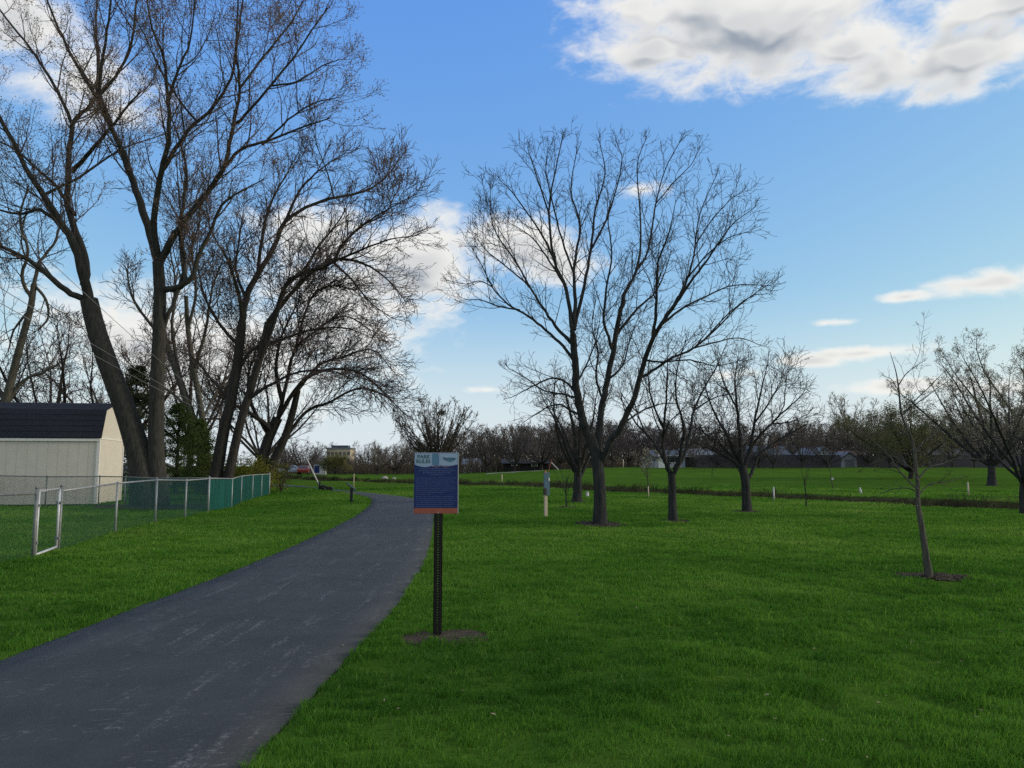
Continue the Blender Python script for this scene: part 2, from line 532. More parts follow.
# ------------------------------------------------------------------ asphalt path
def build_path():
    n = len(LE)
    K = 9
    tt = np.linspace(0, 1, K)
    crown_ = .02 * (1 - (2 * tt - 1) ** 2)
    X = LE[:, None, :] * (1 - tt)[None, :, None] + RE[:, None, :] * tt[None, :, None]
    # slightly ragged asphalt edges
    s = np.linspace(0, 1, n) * _h[-1]
    rag = .035 * vnoise(s * 1.4, s * 0 + 3) + .02 * vnoise(s * 4.3, s * 0 + 8)
    X[:, 0, 0] += rag; X[:, -1, 0] += np.roll(rag, 57)
    Z = gz(X[..., 0].ravel(), X[..., 1].ravel(), False).reshape(n, K) + .012 + crown_[None]
    V = np.concatenate([np.concatenate([X, Z[..., None]], 2).reshape(-1, 3)])
    idx = np.arange(n * K).reshape(n, K)
    q = np.stack([idx[:-1, :-1], idx[:-1, 1:], idx[1:, 1:], idx[1:, :-1]], -1).reshape(-1, 4)
    # side skirts
    Lb = np.concatenate([X[:, 0], Z[:, :1] - .08], 1); Rb = np.concatenate([X[:, -1], Z[:, -1:] - .08], 1)
    o1 = len(V); V = np.vstack([V, Lb, Rb]); li = np.arange(n) + o1; ri = li + n
    q = np.vstack([q, np.stack([idx[:-1, 0], idx[1:, 0], li[1:], li[:-1]], -1), np.stack([idx[1:, -1], idx[:-1, -1], ri[:-1], ri[1:]], -1)])
    me = np_mesh('path', V, q, [], True)
    uvp = np.zeros((len(V), 3), np.float32)
    uvp[:n * K, 0] = np.tile(tt * 3, n); uvp[:n * K, 1] = np.repeat(_h, K)
    uvp[o1 + n:, 0] = 3; uvp[o1:o1 + n, 1] = _h; uvp[o1 + n:, 1] = _h
    a = me.attributes.new('along', 'FLOAT_VECTOR', 'POINT'); a.data.foreach_set('vector', uvp.ravel())
    m = bpy.data.materials.new('asphalt'); m.use_nodes = True
    nt = m.node_tree; N, Lk = nt.nodes, nt.links
    b = N['Principled BSDF']; b.inputs['Roughness'].default_value = .82; b.inputs['Specular IOR Level'].default_value = .35
    at_ = N.new('ShaderNodeAttribute'); at_.attribute_name = 'along'
    tc = N.new('ShaderNodeTexCoord')
    def nz(vec, st, scale, det=6, rough=.65):
        mp = N.new('ShaderNodeMapping'); mp.inputs['Scale'].default_value = st; Lk.new(vec, mp.inputs['Vector'])
        x = N.new('ShaderNodeTexNoise'); x.inputs['Scale'].default_value = scale; x.inputs['Detail'].default_value = det; x.inputs['Roughness'].default_value = rough
        Lk.new(mp.outputs[0], x.inputs['Vector']); return x.outputs['Fac']
    def rng_(src, p0, p1, lo=0, hi=1):
        r = N.new('ShaderNodeMapRange'); r.interpolation_type = 'SMOOTHSTEP'
        r.inputs['From Min'].default_value = p0; r.inputs['From Max'].default_value = p1
        r.inputs['To Min'].default_value = lo; r.inputs['To Max'].default_value = hi
        Lk.new(src, r.inputs['Value']); return r.outputs[0]
    def mul(a_, b_):
        x = N.new('ShaderNodeMath'); x.operation = 'MULTIPLY'; Lk.new(a_, x.inputs[0])
        if isinstance(b_, float): x.inputs[1].default_value = b_
        else: Lk.new(b_, x.inputs[1])
        return x.outputs[0]
    def mix(f, a_, col):
        x = N.new('ShaderNodeMix'); x.data_type = 'RGBA'; Lk.new(f, x.inputs['Factor']); Lk.new(a_, x.inputs['A'])
        x.inputs['B'].default_value = (*col, 1); return x.outputs['Result']
    V_ = at_.outputs['Vector']
    base = N.new('ShaderNodeValToRGB')
    base.color_ramp.elements[0].position = .3; base.color_ramp.elements[1].position = .7
    base.color_ramp.elements[0].color = (.023, .0265, .0285, 1); base.color_ramp.elements[1].color = (.041, .0455, .048, 1)
    Lk.new(nz(tc.outputs['Object'], (1, 1, 1), 1.1, 8), base.inputs['Fac'])
    col = base.outputs[0]
    agg = rng_(nz(tc.outputs['Object'], (1, 1, 1), 60, 6, .8), .56, .72)
    col = mix(mul(agg, .6), col, (.135, .135, .138))
    patch = rng_(nz(tc.outputs['Object'], (1, 1, 1), 1.6, 4), .47, .62)
    # long pale tyre scuffs that run along the path
    st = rng_(nz(V_, (2.3, .30, 1), 1.9, 7, .72), .54, .66)
    fine = rng_(nz(tc.outputs['Object'], (1, 1, 1), 24, 7, .85), .47, .60)
    col = mix(mul(mul(st, fine), .85), col, (.165, .167, .170))
    # short scattered scuffs
    sc = rng_(nz(V_, (3.2, 8.0, 1), 2.6, 3, .55), .58, .66)
    fine2 = rng_(nz(V_, (12, 9, 1), 7, 3, .7), .42, .58)
    col = mix(mul(mul(mul(sc, fine2), patch), .85), col, (.16, .16, .16))
    Lk.new(col, b.inputs['Base Color'])
    bp = N.new('ShaderNodeBump'); bp.inputs['Strength'].default_value = .55; bp.inputs['Distance'].default_value = .008
    Lk.new(nz(tc.outputs['Object'], (1, 1, 1), 110, 4, .7), bp.inputs['Height']); Lk.new(bp.outputs[0], b.inputs['Normal'])
    me.materials.append(m)
    tag(link('path', me), kind='structure')
build_path()

# ------------------------------------------------------------------ grass blades
def blade_mesh(name, x, y, h, w, lean, rs, material, tint):
    n = len(x)
    z = gz(x, y)
    yaw = rs.rand(n) * 2 * math.pi
    la = rs.rand(n) * 2 * math.pi
    sx, sy = np.cos(yaw) * w / 2, np.sin(yaw) * w / 2
    lx, ly = np.cos(la) * lean * h + .10 * h, np.sin(la) * lean * h - .04 * h
    V = np.empty((n, 5, 3), np.float32)
    V[:, 0] = np.stack([x - sx, y - sy, z - .01], 1); V[:, 1] = np.stack([x + sx, y + sy, z - .01], 1)
    V[:, 2] = np.stack([x - sx * .8 + lx * .35, y - sy * .8 + ly * .35, z + h * .55], 1)
    V[:, 3] = np.stack([x + sx * .8 + lx * .35, y + sy * .8 + ly * .35, z + h * .55], 1)
    V[:, 4] = np.stack([x + lx, y + ly, z + h * (1 - .35 * lean)], 1)
    o = 5 * np.arange(n)[:, None]
    me = np_mesh(name, V.reshape(-1, 3), [o + np.array([[0, 1, 3, 2]]), o + np.array([[2, 3, 4]])], [material])
    a = me.attributes.new('tint', 'FLOAT', 'POINT')
    a.data.foreach_set('value', np.repeat(tint, 5).astype(np.float32))
    return me

def blade_mat(name, c0, c1, c2, tr=.35):
    m = bpy.data.materials.new(name); m.use_nodes = True
    nt = m.node_tree; N, Lk = nt.nodes, nt.links
    N.remove(N['Principled BSDF'])
    out = N['Material Output']
    a = N.new('ShaderNodeAttribute'); a.attribute_name = 'tint'
    r = N.new('ShaderNodeValToRGB'); e = r.color_ramp.elements
    e[0].color = (*c0, 1); e[1].color = (*c2, 1); mid = e.new(.5); mid.color = (*c1, 1)
    Lk.new(a.outputs['Fac'], r.inputs['Fac'])
    d = N.new('ShaderNodeBsdfDiffuse'); t = N.new('ShaderNodeBsdfTranslucent'); g = N.new('ShaderNodeBsdfGlossy')
    g.inputs['Roughness'].default_value = .45; g.inputs['Color'].default_value = (.5, .5, .5, 1)
    Lk.new(r.outputs[0], d.inputs['Color']); Lk.new(r.outputs[0], t.inputs['Color'])
    m1 = N.new('ShaderNodeMixShader'); m1.inputs[0].default_value = tr
    Lk.new(d.outputs[0], m1.inputs[1]); Lk.new(t.outputs[0], m1.inputs[2])
    m2 = N.new('ShaderNodeMixShader'); m2.inputs[0].default_value = .014
    Lk.new(m1.outputs[0], m2.inputs[1]); Lk.new(g.outputs[0], m2.inputs[2])
    Lk.new(m2.outputs[0], out.inputs['Surface'])
    return m

SIGN_P = gp(437, 637)
MULCH = [(929, 576, .56), (600, 524, .72), (673, 521, .48), (747, 511, .58), (566.5, 508, .42), (577, 502.5, .5)]
MULCHW = [(gp(a, b).x, gp(a, b).y, r) for a, b, r in MULCH] + [(at(153, 500, 32).x, 32.0, 2.5)]

def build_grass():
    rs = np.random.RandomState(11)
    # density falls with distance, blade width grows with it
    dmin, dmax, rho0 = 3.0, 62.0, 5200
    dd = np.linspace(dmin, dmax, 3000)
    rho = rho0 * np.minimum(1, (5.5 / dd)) ** 1.72
    half = .80
    cdf = np.cumsum(rho * 2 * half * dd); tot = int(cdf[-1] * (dd[1] - dd[0])); cdf /= cdf[-1]
    r = np.interp(rs.rand(tot), cdf, dd)
    a = (rs.rand(tot) * 2 - 1) * half
    x, y = np.sin(a) * r, np.cos(a) * r
    # tufts
    tuft = vnoise(x / .13, y / .13) + .6 * vnoise(x / .37 + 3, y / .37)
    keep = rs.rand(tot) < np.clip(.72 + 1.0 * tuft, .15, 1)
    # edge of the asphalt
    pd = np.minimum(seg_dist(x, y, LE[::4])[0], seg_dist(x, y, RE[::4])[0])
    ins = inside(x, y, PATHPOLY)
    jit = .10 * vnoise(x / .22, y / .22) + .08 * vnoise(x / .9, y / .9) + .03
    keep &= ~(ins & (pd > jit))
    s = creek_s(x, y)
    keep &= ~((s > .2) & (s < 4.3))
    # worn soil round the sign post, mulch rings
    def bare(cx, cy, rx, ry, prob):
        q = ((x - cx) / rx) ** 2 + ((y - cy) / ry) ** 2 + 1.3 * vnoise(x / .12, y / .12) + .9 * vnoise(x / .33, y / .33)
        return (q < 1) & (rs.rand(tot) < prob)
    keep &= ~bare(SIGN_P.x - .17, SIGN_P.y - .08, .13, .24, .97)
    keep &= ~bare(SIGN_P.x + .24, SIGN_P.y - .06, .25, .30, .97)
    for cx, cy, rr in MULCHW:
        keep &= ~((np.hypot(x - cx, y - cy) < rr * (.95 + .3 * vnoise(x / .2, y / .2))) & (rs.rand(tot) < .97))
    hollow = np.zeros(tot, bool)
    for hx, hy, hw in HOLLOWS:
        hp = gp(hx, hy); sc = hp.y / F
        hollow |= ((x - hp.x) / (hw * sc)) ** 2 + ((y - hp.y) / (hw * sc * 1.6)) ** 2 + 1.2 * vnoise(x / (sc * 9), y / (sc * 14)) < 1
    keep &= ~(hollow & (rs.rand(tot) < .35))
    x, y, r, tuft, s = x[keep], y[keep], r[keep], tuft[keep], s[keep]
    n = len(x)
    big = vnoise(x / 2.1 + 5, y / 1.3) + .7 * vnoise(x / .8, y / .55)
    h = (.046 + .024 * rs.rand(n)) * (1 + .85 * tuft + .55 * big) * (1 + .004 * r)
    stray = rs.rand(n) < .004
    h = np.where(stray, h * 1.7, h)
    h = np.clip(h, .032, .14)
    # thick shaded tufts in the rough foreground
    w = (.0042 + .0018 * rs.rand(n)) * np.maximum(1, r / 5.0) ** .86
    lean = .25 + .75 * rs.rand(n) ** 1.4
    patchy = vnoise(x / 3.1 + 20, y / 2.2 + 7) + .7 * vnoise(x / .55 + 1, y / .4 + 2)
    tint = np.clip(.48 + .65 * patchy + .45 * vnoise(x / 8.7 + 2, y / 6.1) + .25 * big + .5 * (rs.rand(n) - .5), 0, 1)
    dry = rs.rand(n) < .008
    tint = np.where(dry, 1.0, tint * .93)
    m = blade_mat('grass_blade', (.040, .125, .012), (.090, .228, .021), (.185, .295, .052), .5)
    me = blade_mesh('grass', x, y, h, w, lean, rs, m, tint)
    tag(link('grass', me), kind='stuff')
    print('grass blades', n)

    # dry weeds and rushes on the creek banks
    n = 52000
    t = rs.rand(n) ** .8
    i = t * 150; k = i.astype(int); fr = (i - k)[:, None]
    c = CREEK[k] * (1 - fr) + CREEK[k + 1] * fr
    tg = CREEK[k + 1] - CREEK[k]; tg /= np.linalg.norm(tg, axis=1, keepdims=True)
    nrm = np.stack([tg[:, 1], -tg[:, 0]], 1)
    off = rs.rand(n) * 5.0 - .3
    off = np.where(rs.rand(n) < .35, 3.4 + rs.randn(n) * .5, off)
    p = c + nrm * off[:, None]
    cl = vnoise(p[:, 0] / 1.2, p[:, 1] / 1.2) + .6 * vnoise(p[:, 0] / .35, p[:, 1] / .35)
    ok = (cl > -.12)
    p, cl = p[ok], cl[ok]; n = len(p)
    r = np.hypot(p[:, 0], p[:, 1])
    h = np.clip((.13 + .22 * rs.rand(n)) * (1 + 1.5 * cl), .04, .62)
    w = .010 * np.maximum(1, r / 26)
    tint = np.clip(.40 + .5 * vnoise(p[:, 0] / .9, p[:, 1] / .9) + .6 * (rs.rand(n) - .5), 0, 1)
    m = blade_mat('bank_weed', (.016, .026, .010), (.044, .052, .022), (.19, .16, .085), .2)
    tag(link('bank_weeds', blade_mesh('bank_weeds', p[:, 0], p[:, 1], h, w, .3 + .6 * rs.rand(n), rs, m, tint)), kind='stuff')
build_grass()

M_MULCH = mat('mulch_chip', (.013, .010, .006), .95, col2=(.065, .050, .032), scale=22, bump=.6, bscale=60)
M_SOIL = mat('bare_soil', (.018, .013, .008), .95, col2=(.080, .054, .034), scale=16, bump=.8, bscale=50)
def mulch(name, cx, cy, rx, ry, material, seed, hgt=.02, chips=240, csz=.03):
    rs = np.random.RandomState(seed)
    nr, na = 8, 40
    V, Q = [], []
    for i in range(nr + 1):
        for j in range(na):
            a = 2 * math.pi * j / na
            f = i / nr
            e = 1 + .22 * float(vnoise(np.array([math.cos(a) * 2 + seed]), np.array([math.sin(a) * 2]))[0])
            V.append((cx + math.cos(a) * rx * f * e, cy + math.sin(a) * ry * f * e, 0, 1 - f * f))
    V = np.array(V)
    z = gz(V[:, 0], V[:, 1]) + hgt * V[:, 3] * (1 + .5 * rs.rand(len(V))) + .004 - .02 * (V[:, 3] < .02)
    V = np.stack([V[:, 0], V[:, 1], z], 1)
    idx = np.arange((nr + 1) * na).reshape(nr + 1, na); nx = np.roll(idx, -1, 1)
    q = np.stack([idx[:-1], idx[1:], nx[1:], nx[:-1]], -1).reshape(-1, 4)
    # loose chips
    a = rs.rand(chips) * 6.283; f = rs.rand(chips) ** .5 * 1.05
    x, y = cx + np.cos(a) * rx * f, cy + np.sin(a) * ry * f
    zz = gz(x, y) + hgt * (1 - np.minimum(f, 1) ** 2) + .012
    tet = np.array([(-1, -.35, 0), (1, -.35, .1), (1, .35, 0), (-1, .35, .12), (0, 0, .5)])
    yaw = rs.rand(chips) * 6.283; S = csz * (.5 + rs.rand(chips))
    cw, sw = np.cos(yaw), np.sin(yaw)
    P = np.stack([x[:, None] + S[:, None] * (tet[:, 0] * cw[:, None] - tet[:, 1] * sw[:, None]), y[:, None] + S[:, None] * (tet[:, 0] * sw[:, None] + tet[:, 1] * cw[:, None]), zz[:, None] + S[:, None] * tet[None, :, 2] * (.4 + rs.rand(chips, 1))], -1).reshape(-1, 3)
    b = len(V) + 5 * np.arange(chips)[:, None]
    tr = np.concatenate([b + np.array([[0, 1, 4]]), b + np.array([[1, 2, 4]]), b + np.array([[2, 3, 4]]), b + np.array([[3, 0, 4]])])
    me = np_mesh(name, np.vstack([V, P]), [q, tr], [material], False)
    tag(link(name, me), kind='stuff')
for i, (cx, cy, rr) in enumerate(MULCHW):
    mulch('mulch', cx, cy, rr * 1.02, rr * .98, M_MULCH, 50 + i, .03, 260, .035)
mulch('soil', SIGN_P.x - .17, SIGN_P.y - .08, .20, .30, M_SOIL, 5, .004, 70, .010)
mulch('soil', SIGN_P.x + .24, SIGN_P.y - .06, .31, .36, M_SOIL, 6, .003, 110, .010)

def litter():
    rs = np.random.RandomState(44); n = 420
    a = (rs.rand(n) * 2 - 1) * .75; r = 3.6 + 20 * rs.rand(n) ** .8
    x, y = np.sin(a) * r, np.cos(a) * r
    ok = ~inside(x, y, PATHPOLY) | (rs.rand(n) < .3)
    x, y, r = x[ok], y[ok], r[ok]; n = len(x)
    onp = inside(x, y, PATHPOLY)
    z = np.where(onp, .022 + gz(x, y, False), gz(x, y) + .045 + .02 * rs.rand(n))
    yaw = rs.rand(n) * 6.283; L = .010 + .016 * rs.rand(n); W = L * (.35 + .3 * rs.rand(n))
    c, s_ = np.cos(yaw), np.sin(yaw); t = np.where(onp, .1, .5) * (rs.rand(n) - .5)
    prof = [(-1, 0, 0), (-.2, 1, .35), (1, 0, .1), (-.2, -1, .35)]
    V = np.stack([np.stack([x + L * u * c - W * v * s_, y + L * u * s_ + W * v * c, z + L * (w * .6 + u * t)], 1) for u, v, w in prof], 1)
    me = np_mesh('leaf_litter', V.reshape(-1, 3), np.arange(4 * n).reshape(n, 4), [mat('dead_leaf', (.10, .070, .040), .9, col2=(.30, .24, .15), scale=3)])
    tag(link('leaf_litter', me), kind='stuff')
litter()

# ------------------------------------------------------------------ park rules sign
M_POST = mat('brown_steel_post', (.011, .009, .009), .6, var=.35, scale=8, bump=.1, bscale=60, metal=.3)
M_HOLE = mat('worn_steel', (.026, .022, .020), .6, var=.3, scale=20)
M_BLUE = mat('sign_navy', (.006, .024, .115), .45, var=.12, scale=6)
M_PALE = mat('sign_pale_blue', (.27, .37, .49), .45, var=.06, scale=5)
M_TEAL = mat('sign_teal', (.085, .20, .30), .45, var=.1, scale=6)
M_MAUVE = mat('sign_mauve', (.16, .13, .20), .45, var=.1, scale=6)
M_RED = mat('sign_brick', (.30, .085, .050), .5, var=.12, scale=8)
M_EDGE = mat('sign_edge', (.42, .42, .42), .4, var=.1, scale=8, metal=.4)
M_TEXT = mat('sign_text', (.085, .125, .25), .5, var=.08, scale=5)
M_GREEN = mat('sign_letter', (.045, .125, .13), .5, var=.08, scale=5)

def text_mesh(name, body, size, material, parent, loc, bold=0.0):
    cu = bpy.data.curves.new(name, 'FONT'); cu.body = body; cu.size = size; cu.offset = bold
    cu.extrude = .0004; cu.space_character = 1.06
    tmp = bpy.data.objects.new('tmp_text', cu); C.objects.link(tmp)
    dg = bpy.context.evaluated_depsgraph_get(); dg.update()
    me = bpy.data.meshes.new_from_object(tmp.evaluated_get(dg))
    bpy.data.objects.remove(tmp); bpy.data.curves.remove(cu)
    me.name = name; me.materials.clear(); me.materials.append(material)
    o = link(name, me, parent); o.location = loc; o.rotation_euler = (math.pi / 2, 0, 0)
    return o

def build_sign():
    gx, gy = SIGN_P.x, SIGN_P.y
    root = empty('park_sign', (gx, gy, g1(gx, gy)), 'navy blue park rules sign with pale header on a dark perforated post beside the path', 'sign', rz=.02)
    gz0 = g1(gx, gy)
    wL, wR = at(414.2, 480, gy).x - gx, at(458.2, 480, gy).x - gx
    zt, zb = at(437, 452.8, gy).z - gz0, at(437, 513.6, gy).z - gz0
    # perforated steel post: two side strips, rungs between the holes, flanges behind
    mb = MB()
    hw = .031
    mb.box((-hw, -.004, -.3), (-.006, .0, zt - .02)); mb.box((.006 + .004, -.004, -.3), (hw, 0, zt - .02))
    z = -.1
    while z < zt - .05:
        z += .0254
    mb.box((-hw, .0, -.3), (-hw + .005, .035, zt - .02)); mb.box((hw - .005, 0, -.3), (hw, .035, zt - .02))
    mb.box((-hw - .012, .035, -.3), (-hw + .005, .039, zt - .02)); mb.box((hw - .005, .035, -.3), (hw + .012, .039, zt - .02))
    mb.build('post', M_POST, root)
    mb = MB(); z = -.1
    while z < zb - .01:
        mb.box((-.0058, -.0038, z), (.0098, -.0002, z + .018)); z += .0254
    mb.build('hole_strip', M_POST, root)
    def slab(name, prof, y0, y1, m, parent):
        b = MB(); n = len(prof)
        b.v = [(x, y0, z) for x, z in prof] + [(x, y1, z) for x, z in prof]
        b.f = [tuple(range(n)), tuple(range(2 * n - 1, n - 1, -1))] + [(i, n + i, n + (i + 1) % n, (i + 1) % n) for i in range(n)]
        return b.build(name, m, parent)
    yb = -.006
    hdr = zt - .135; red = zb + .055
    panel = slab('panel', [(wL, zb), (wR, zb), (wR, zt), (wL, zt)], yb - .003, yb, M_BLUE, root)
    W = wR - wL
    # pale header with its wavy lower edge
    wave = [(wL + .004 + (W - .010) * i / 24, hdr + .018 * (abs(i / 24 - .5) * 2) ** 3 * (1 if i > 12 else .9) - .012 * math.sin(math.pi * min(i / 11, 1)) + .008 * math.exp(-((i - 13) / 5) ** 2)) for i in range(25)]
    slab('header', wave + [(wR - .006, zt - .004), (wL + .004, zt - .004)], yb - .0045, yb - .0032, M_PALE, root)
    mw = [(wL + W * (.30 + .62 * i / 16), hdr - .004 + .010 * math.sin(math.pi * i / 16) + .006 * math.sin(i)) for i in range(17)]
    slab('wave_stripe', mw + [(x, z - .013 * math.sin(math.pi * (k) / 16)) for k, (x, z) in reversed(list(enumerate(mw)))][1:-1], yb - .0062, yb - .0048, M_MAUVE, root)
    slab('teal_band', [(wL + W * .405, hdr + .012), (wL + W * .565, hdr + .012), (wL + W * .565, zt - .006), (wL + W * .405, zt - .006)], yb - .0058, yb - .0047, M_TEAL, root)
    slab('red_band', [(wL + .002, zb + .002), (wR - .006, zb + .002), (wR - .006, red), (wL + .002, red)], yb - .0045, yb - .0032, M_RED, root)
    e = MB(); e.box((wR - .0035, yb - .005, zb - .001), (wR + .004, yb + .002, zt + .001)); e.box((wL - .002, yb - .0036, zt), (wR - .004, yb + .001, zt + .003))
    e.build('metal_edge', M_EDGE, root)
    text_mesh('lettering', 'PARK', .050, M_GREEN, root, (wL + .030, yb - .0048, zt - .056), .0022)
    text_mesh('lettering', 'RULES', .050, M_GREEN, root, (wL + .018, yb - .0048, zt - .103), .0022)
    # emblem: a leaf shape with a script-like stroke across it
    lg = MB()
    cx, cz = wL + W * .815, zt - .064
    up = [(cx - .060 + .125 * i / 14, cz + .016 * math.sin(math.pi * i / 14) - .006 + .012 * i / 14) for i in range(15)]
    lo = [(cx - .060 + .125 * i / 14, cz - .030 * math.sin(math.pi * i / 14) - .006 + .012 * i / 14) for i in range(14, -1, -1)]
    slab('emblem', up + lo[1:-1], yb - .0060, yb - .0047, M_TEAL, root)
    pts = [Vector((cx - .070 + .125 * i / 60, yb - .0066, cz + .006 + .011 * math.sin(i * 1.15) * (1.6 if i < 8 else 1))) for i in range(61)]
    for a, b in zip(pts[:-1], pts[1:]): lg.tube(a, b, .0016, n=4)
    lg.build('emblem_script', M_GREEN, root)
    # the small lines of rules, too fine to read
    rng = random.Random(4)
    tx = MB()
    def line(z, x0, x1, hh):
        x = x0
        while x < x1:
            w = rng.uniform(.008, .030)
            tx.box((x, yb - .0042, z - hh / 2), (min(x + w, x1), yb - .0031, z + hh / 2))
            x += w + .006
    z = hdr - .026
    for fr in ((.14, .88), (.10, .94), (.20, .82), (.36, .68)):
        line(z, wL + W * fr[0], wL + W * fr[1], .0058); z -= .0205
    tx.build('intro_lines', M_TEXT, root); tx = MB()
    z -= .010
    for k in range(16):
        if z < red + .012: break
        line(z, wL + .022, wL + W * rng.choice([.94, .9, .8, .95, .55, .72, .38]), .0042); z -= .0205
    tx.build('rule_lines', M_TEXT, root)
    for bz in (zb + .012, zt - .022):
        bt = MB(); bt.tube((0, yb - .009, bz), (0, yb - .003, bz), .006, n=10); bt.build('bolt', M_EDGE, root)
build_sign()

# ------------------------------------------------------------------ chain-link fences and gate
M_GALV = mat('galvanised_steel', (.27, .29, .30), .55, var=.15, scale=12, metal=.35, bump=.05)
M_GALVD = mat('dull_galvanised', (.17, .19, .19), .6, var=.2, scale=12, metal=.4)
M_WIRE = mat('green_wire', (.022, .085, .078), .6, var=.1)
M_SLAT = mat('green_slat', (.005, .085, .072), .5, var=.25, scale=1.6, stretch=(4, 4, .6))
M_WHITEGALV = mat('bright_galvanised', (.46, .48, .52), .5, var=.1, scale=9, metal=.2)

def chain_mesh(name, a, b, h, parent, r=.0016, pitch=.060):
    """two crossing families of straight wires in the plane a-b"""
    a, b = Vector(a), Vector(b)
    L = (b - a).length; d = (b - a).normalized()
    T = Tubes()
    nst = int(L / pitch)
    for sgn in (1, -1):
        for i in range(-int(h / pitch), nst + int(h / pitch) + 1):
            s0 = i * pitch
            s1 = s0 + sgn * h
            z0, z1 = 0.0, h
            # clip to the panel
            pts = []
            lo, hi = min(s0, s1), max(s0, s1)
            if hi <= 0 or lo >= L: continue
            f0, f1 = 0.0, 1.0
            for lim, ge in ((0, True), (L, False)):
                t = (lim - s0) / (s1 - s0)
                if 0 < t < 1:
                    inside_start = (s0 >= lim) if ge else (s0 <= lim)
                    if inside_start: f1 = min(f1, t)
                    else: f0 = max(f0, t)
            if f1 - f0 < .02: continue
            g0 = a.z + (b.z - a.z) * (s0 + (s1 - s0) * f0) / L; g1_ = a.z + (b.z - a.z) * (s0 + (s1 - s0) * f1) / L
            p = a + d * (s0 + (s1 - s0) * f0); q = a + d * (s0 + (s1 - s0) * f1)
            p.z = g0 + h * f0; q.z = g1_ + h * f1
            T.add([p, q], [r, r], 3)
    return link(name, T.mesh(name, M_WIRE, (0, 0, 0)), parent)

def P3(px, py):
    p = gp(px, py); return Vector((p.x, p.y, g1(p.x, p.y)))

GATE0, GATE1 = P3(33, 556), P3(58, 550)
CORNER = P3(208, 512)
FEND = Vector((-14.4, 46.0, g1(-14.4, 46)))
FH = 1.22
def lineposts(a, b, n): return [a.lerp(b, i / n) for i in range(n + 1)]

def fence(name, label, stations, post_h, rails, first=True, postr=.026, wire=True, dense=0):
    o = stations[0]
    root = empty(name, o, label, 'fence')
    for i, s in enumerate(stations):
        if i == 0 and not first: continue
        mb = MB(); q = s - o
        big = i in (0, len(stations) - 1)
        hh = post_h + (.05 if big else 0)
        mb.tube(q - Vector((0, 0, .2)), q + Vector((0, 0, hh)), postr * (1.35 if big else 1), n=10)
        mb.tube(q + Vector((0, 0, hh)), q + Vector((0, 0, hh + .035)), postr * 1.5, postr * .5, n=10)
        mb.build('post', rails, root, True)
    mb = MB()
    for a, b in zip(stations[:-1], stations[1:]):
        mb.tube(a - o + Vector((0, 0, post_h - .015)), b - o + Vector((0, 0, post_h - .015)), .021, n=8)
    mb.build('top_rail', rails, root, True)
    T = None
    for i, (a, b) in enumerate(zip(stations[:-1], stations[1:])):
        q = dict(r=.0030, pitch=.034) if i < dense else {}
        chain_mesh('wire_mesh', a - o + Vector((0, 0, .03)), b - o + Vector((0, 0, .03)), post_h - .05, root, **q)
    return root

st = [GATE1.copy()]
for px, py in ((115, 534), (155, 525.5), (185, 518.5), (208, 512)): st.append(P3(px, py))
fence('chain_link_fence', 'low open chain link fence running from the gate back to the green slatted fence', st, FH, M_GALV, False)
# toward the viewer, left of the gate, out of the frame
st2 = [GATE0.copy(), Vector((-9.2, 11.2, g1(-9.2, 11.2)))]
fence('chain_link_fence', 'short chain link fence run nearer than the white gate at the left edge', st2, FH, M_GALVD, False)
# fence along the back of the yard
st3 = [CORNER + Vector((-.12, .1, 0)), P3(155, 510.5), P3(124, 509.5), P3(98, 508.5), P3(45, 507.5), P3(-8, 507), P3(-60, 507)]
fence('chain_link_fence', 'dull grey chain link fence across the yard in front of the cream shed', st3, FH + .02, M_GALVD, False, dense=2)

def slat_fence():
    a, b = CORNER, FEND
    root = empty('privacy_fence', a, 'chain link fence filled with dark green privacy slats beside the path', 'fence')
    mid = [a.lerp(b, t) for t in (.0, .22, .42, .62, .81, 1)]
    for i, t in enumerate(mid): mid[i].z = g1(t.x, t.y)
    mid[1] += Vector((.18, 0, 0))
    for i, s in enumerate(mid):
        if i == 0: continue
        mb = MB(); q = s - a; r = .045 if i == 5 else .028
        mb.tube(q - Vector((0, 0, .2)), q + Vector((0, 0, FH + (.08 if i == 5 else .02))), r, n=10)
        mb.build('post', M_GALV, root, True)
    mb = MB()
    for p, q in zip(mid[:-1], mid[1:]): mb.tube(p - a + Vector((0, 0, FH)), q - a + Vector((0, 0, FH)), .021, n=8)
    mb.build('top_rail', M_GALV, root, True)
    V = MB(); rng = random.Random(2)
    for p, q in zip(mid[:-1], mid[1:]):
        d = q - p; L = d.length; d.normalize(); n = int(L / .082)
        for i in range(n):
            s0 = p - a + d * (i * .082); s1 = s0 + d * .079
            o = Vector((.012 * (i % 2) + rng.uniform(0, .006), 0, 0))
            zz = .03 + rng.uniform(0, .02); zt = FH - .035 + rng.uniform(-.01, .01)
            V.v += [tuple(s0 + o + Vector((0, 0, zz))), tuple(s1 + o + Vector((0, 0, zz))), tuple(s1 + o + Vector((0, 0, zt))), tuple(s0 + o + Vector((0, 0, zt))),
                    tuple(s0 + o + Vector((-.008, 0, zz))), tuple(s1 + o + Vector((-.008, 0, zz))), tuple(s1 + o + Vector((-.008, 0, zt))), tuple(s0 + o + Vector((-.008, 0, zt)))]
            k = len(V.v) - 8
            for f in ((0, 1, 2, 3), (7, 6, 5, 4), (0, 4, 5, 1), (1, 5, 6, 2), (2, 6, 7, 3), (3, 7, 4, 0)): V.f.append(tuple(k + j for j in f))
    V.build('privacy_slats', M_SLAT, root)
    for p, q in zip(mid[:-1], mid[1:]):
        chain_mesh('wire_mesh', p - a + Vector((-.03, 0, .03)), q - a + Vector((-.03, 0, .03)), FH - .05, root, .0012, .08)
slat_fence()

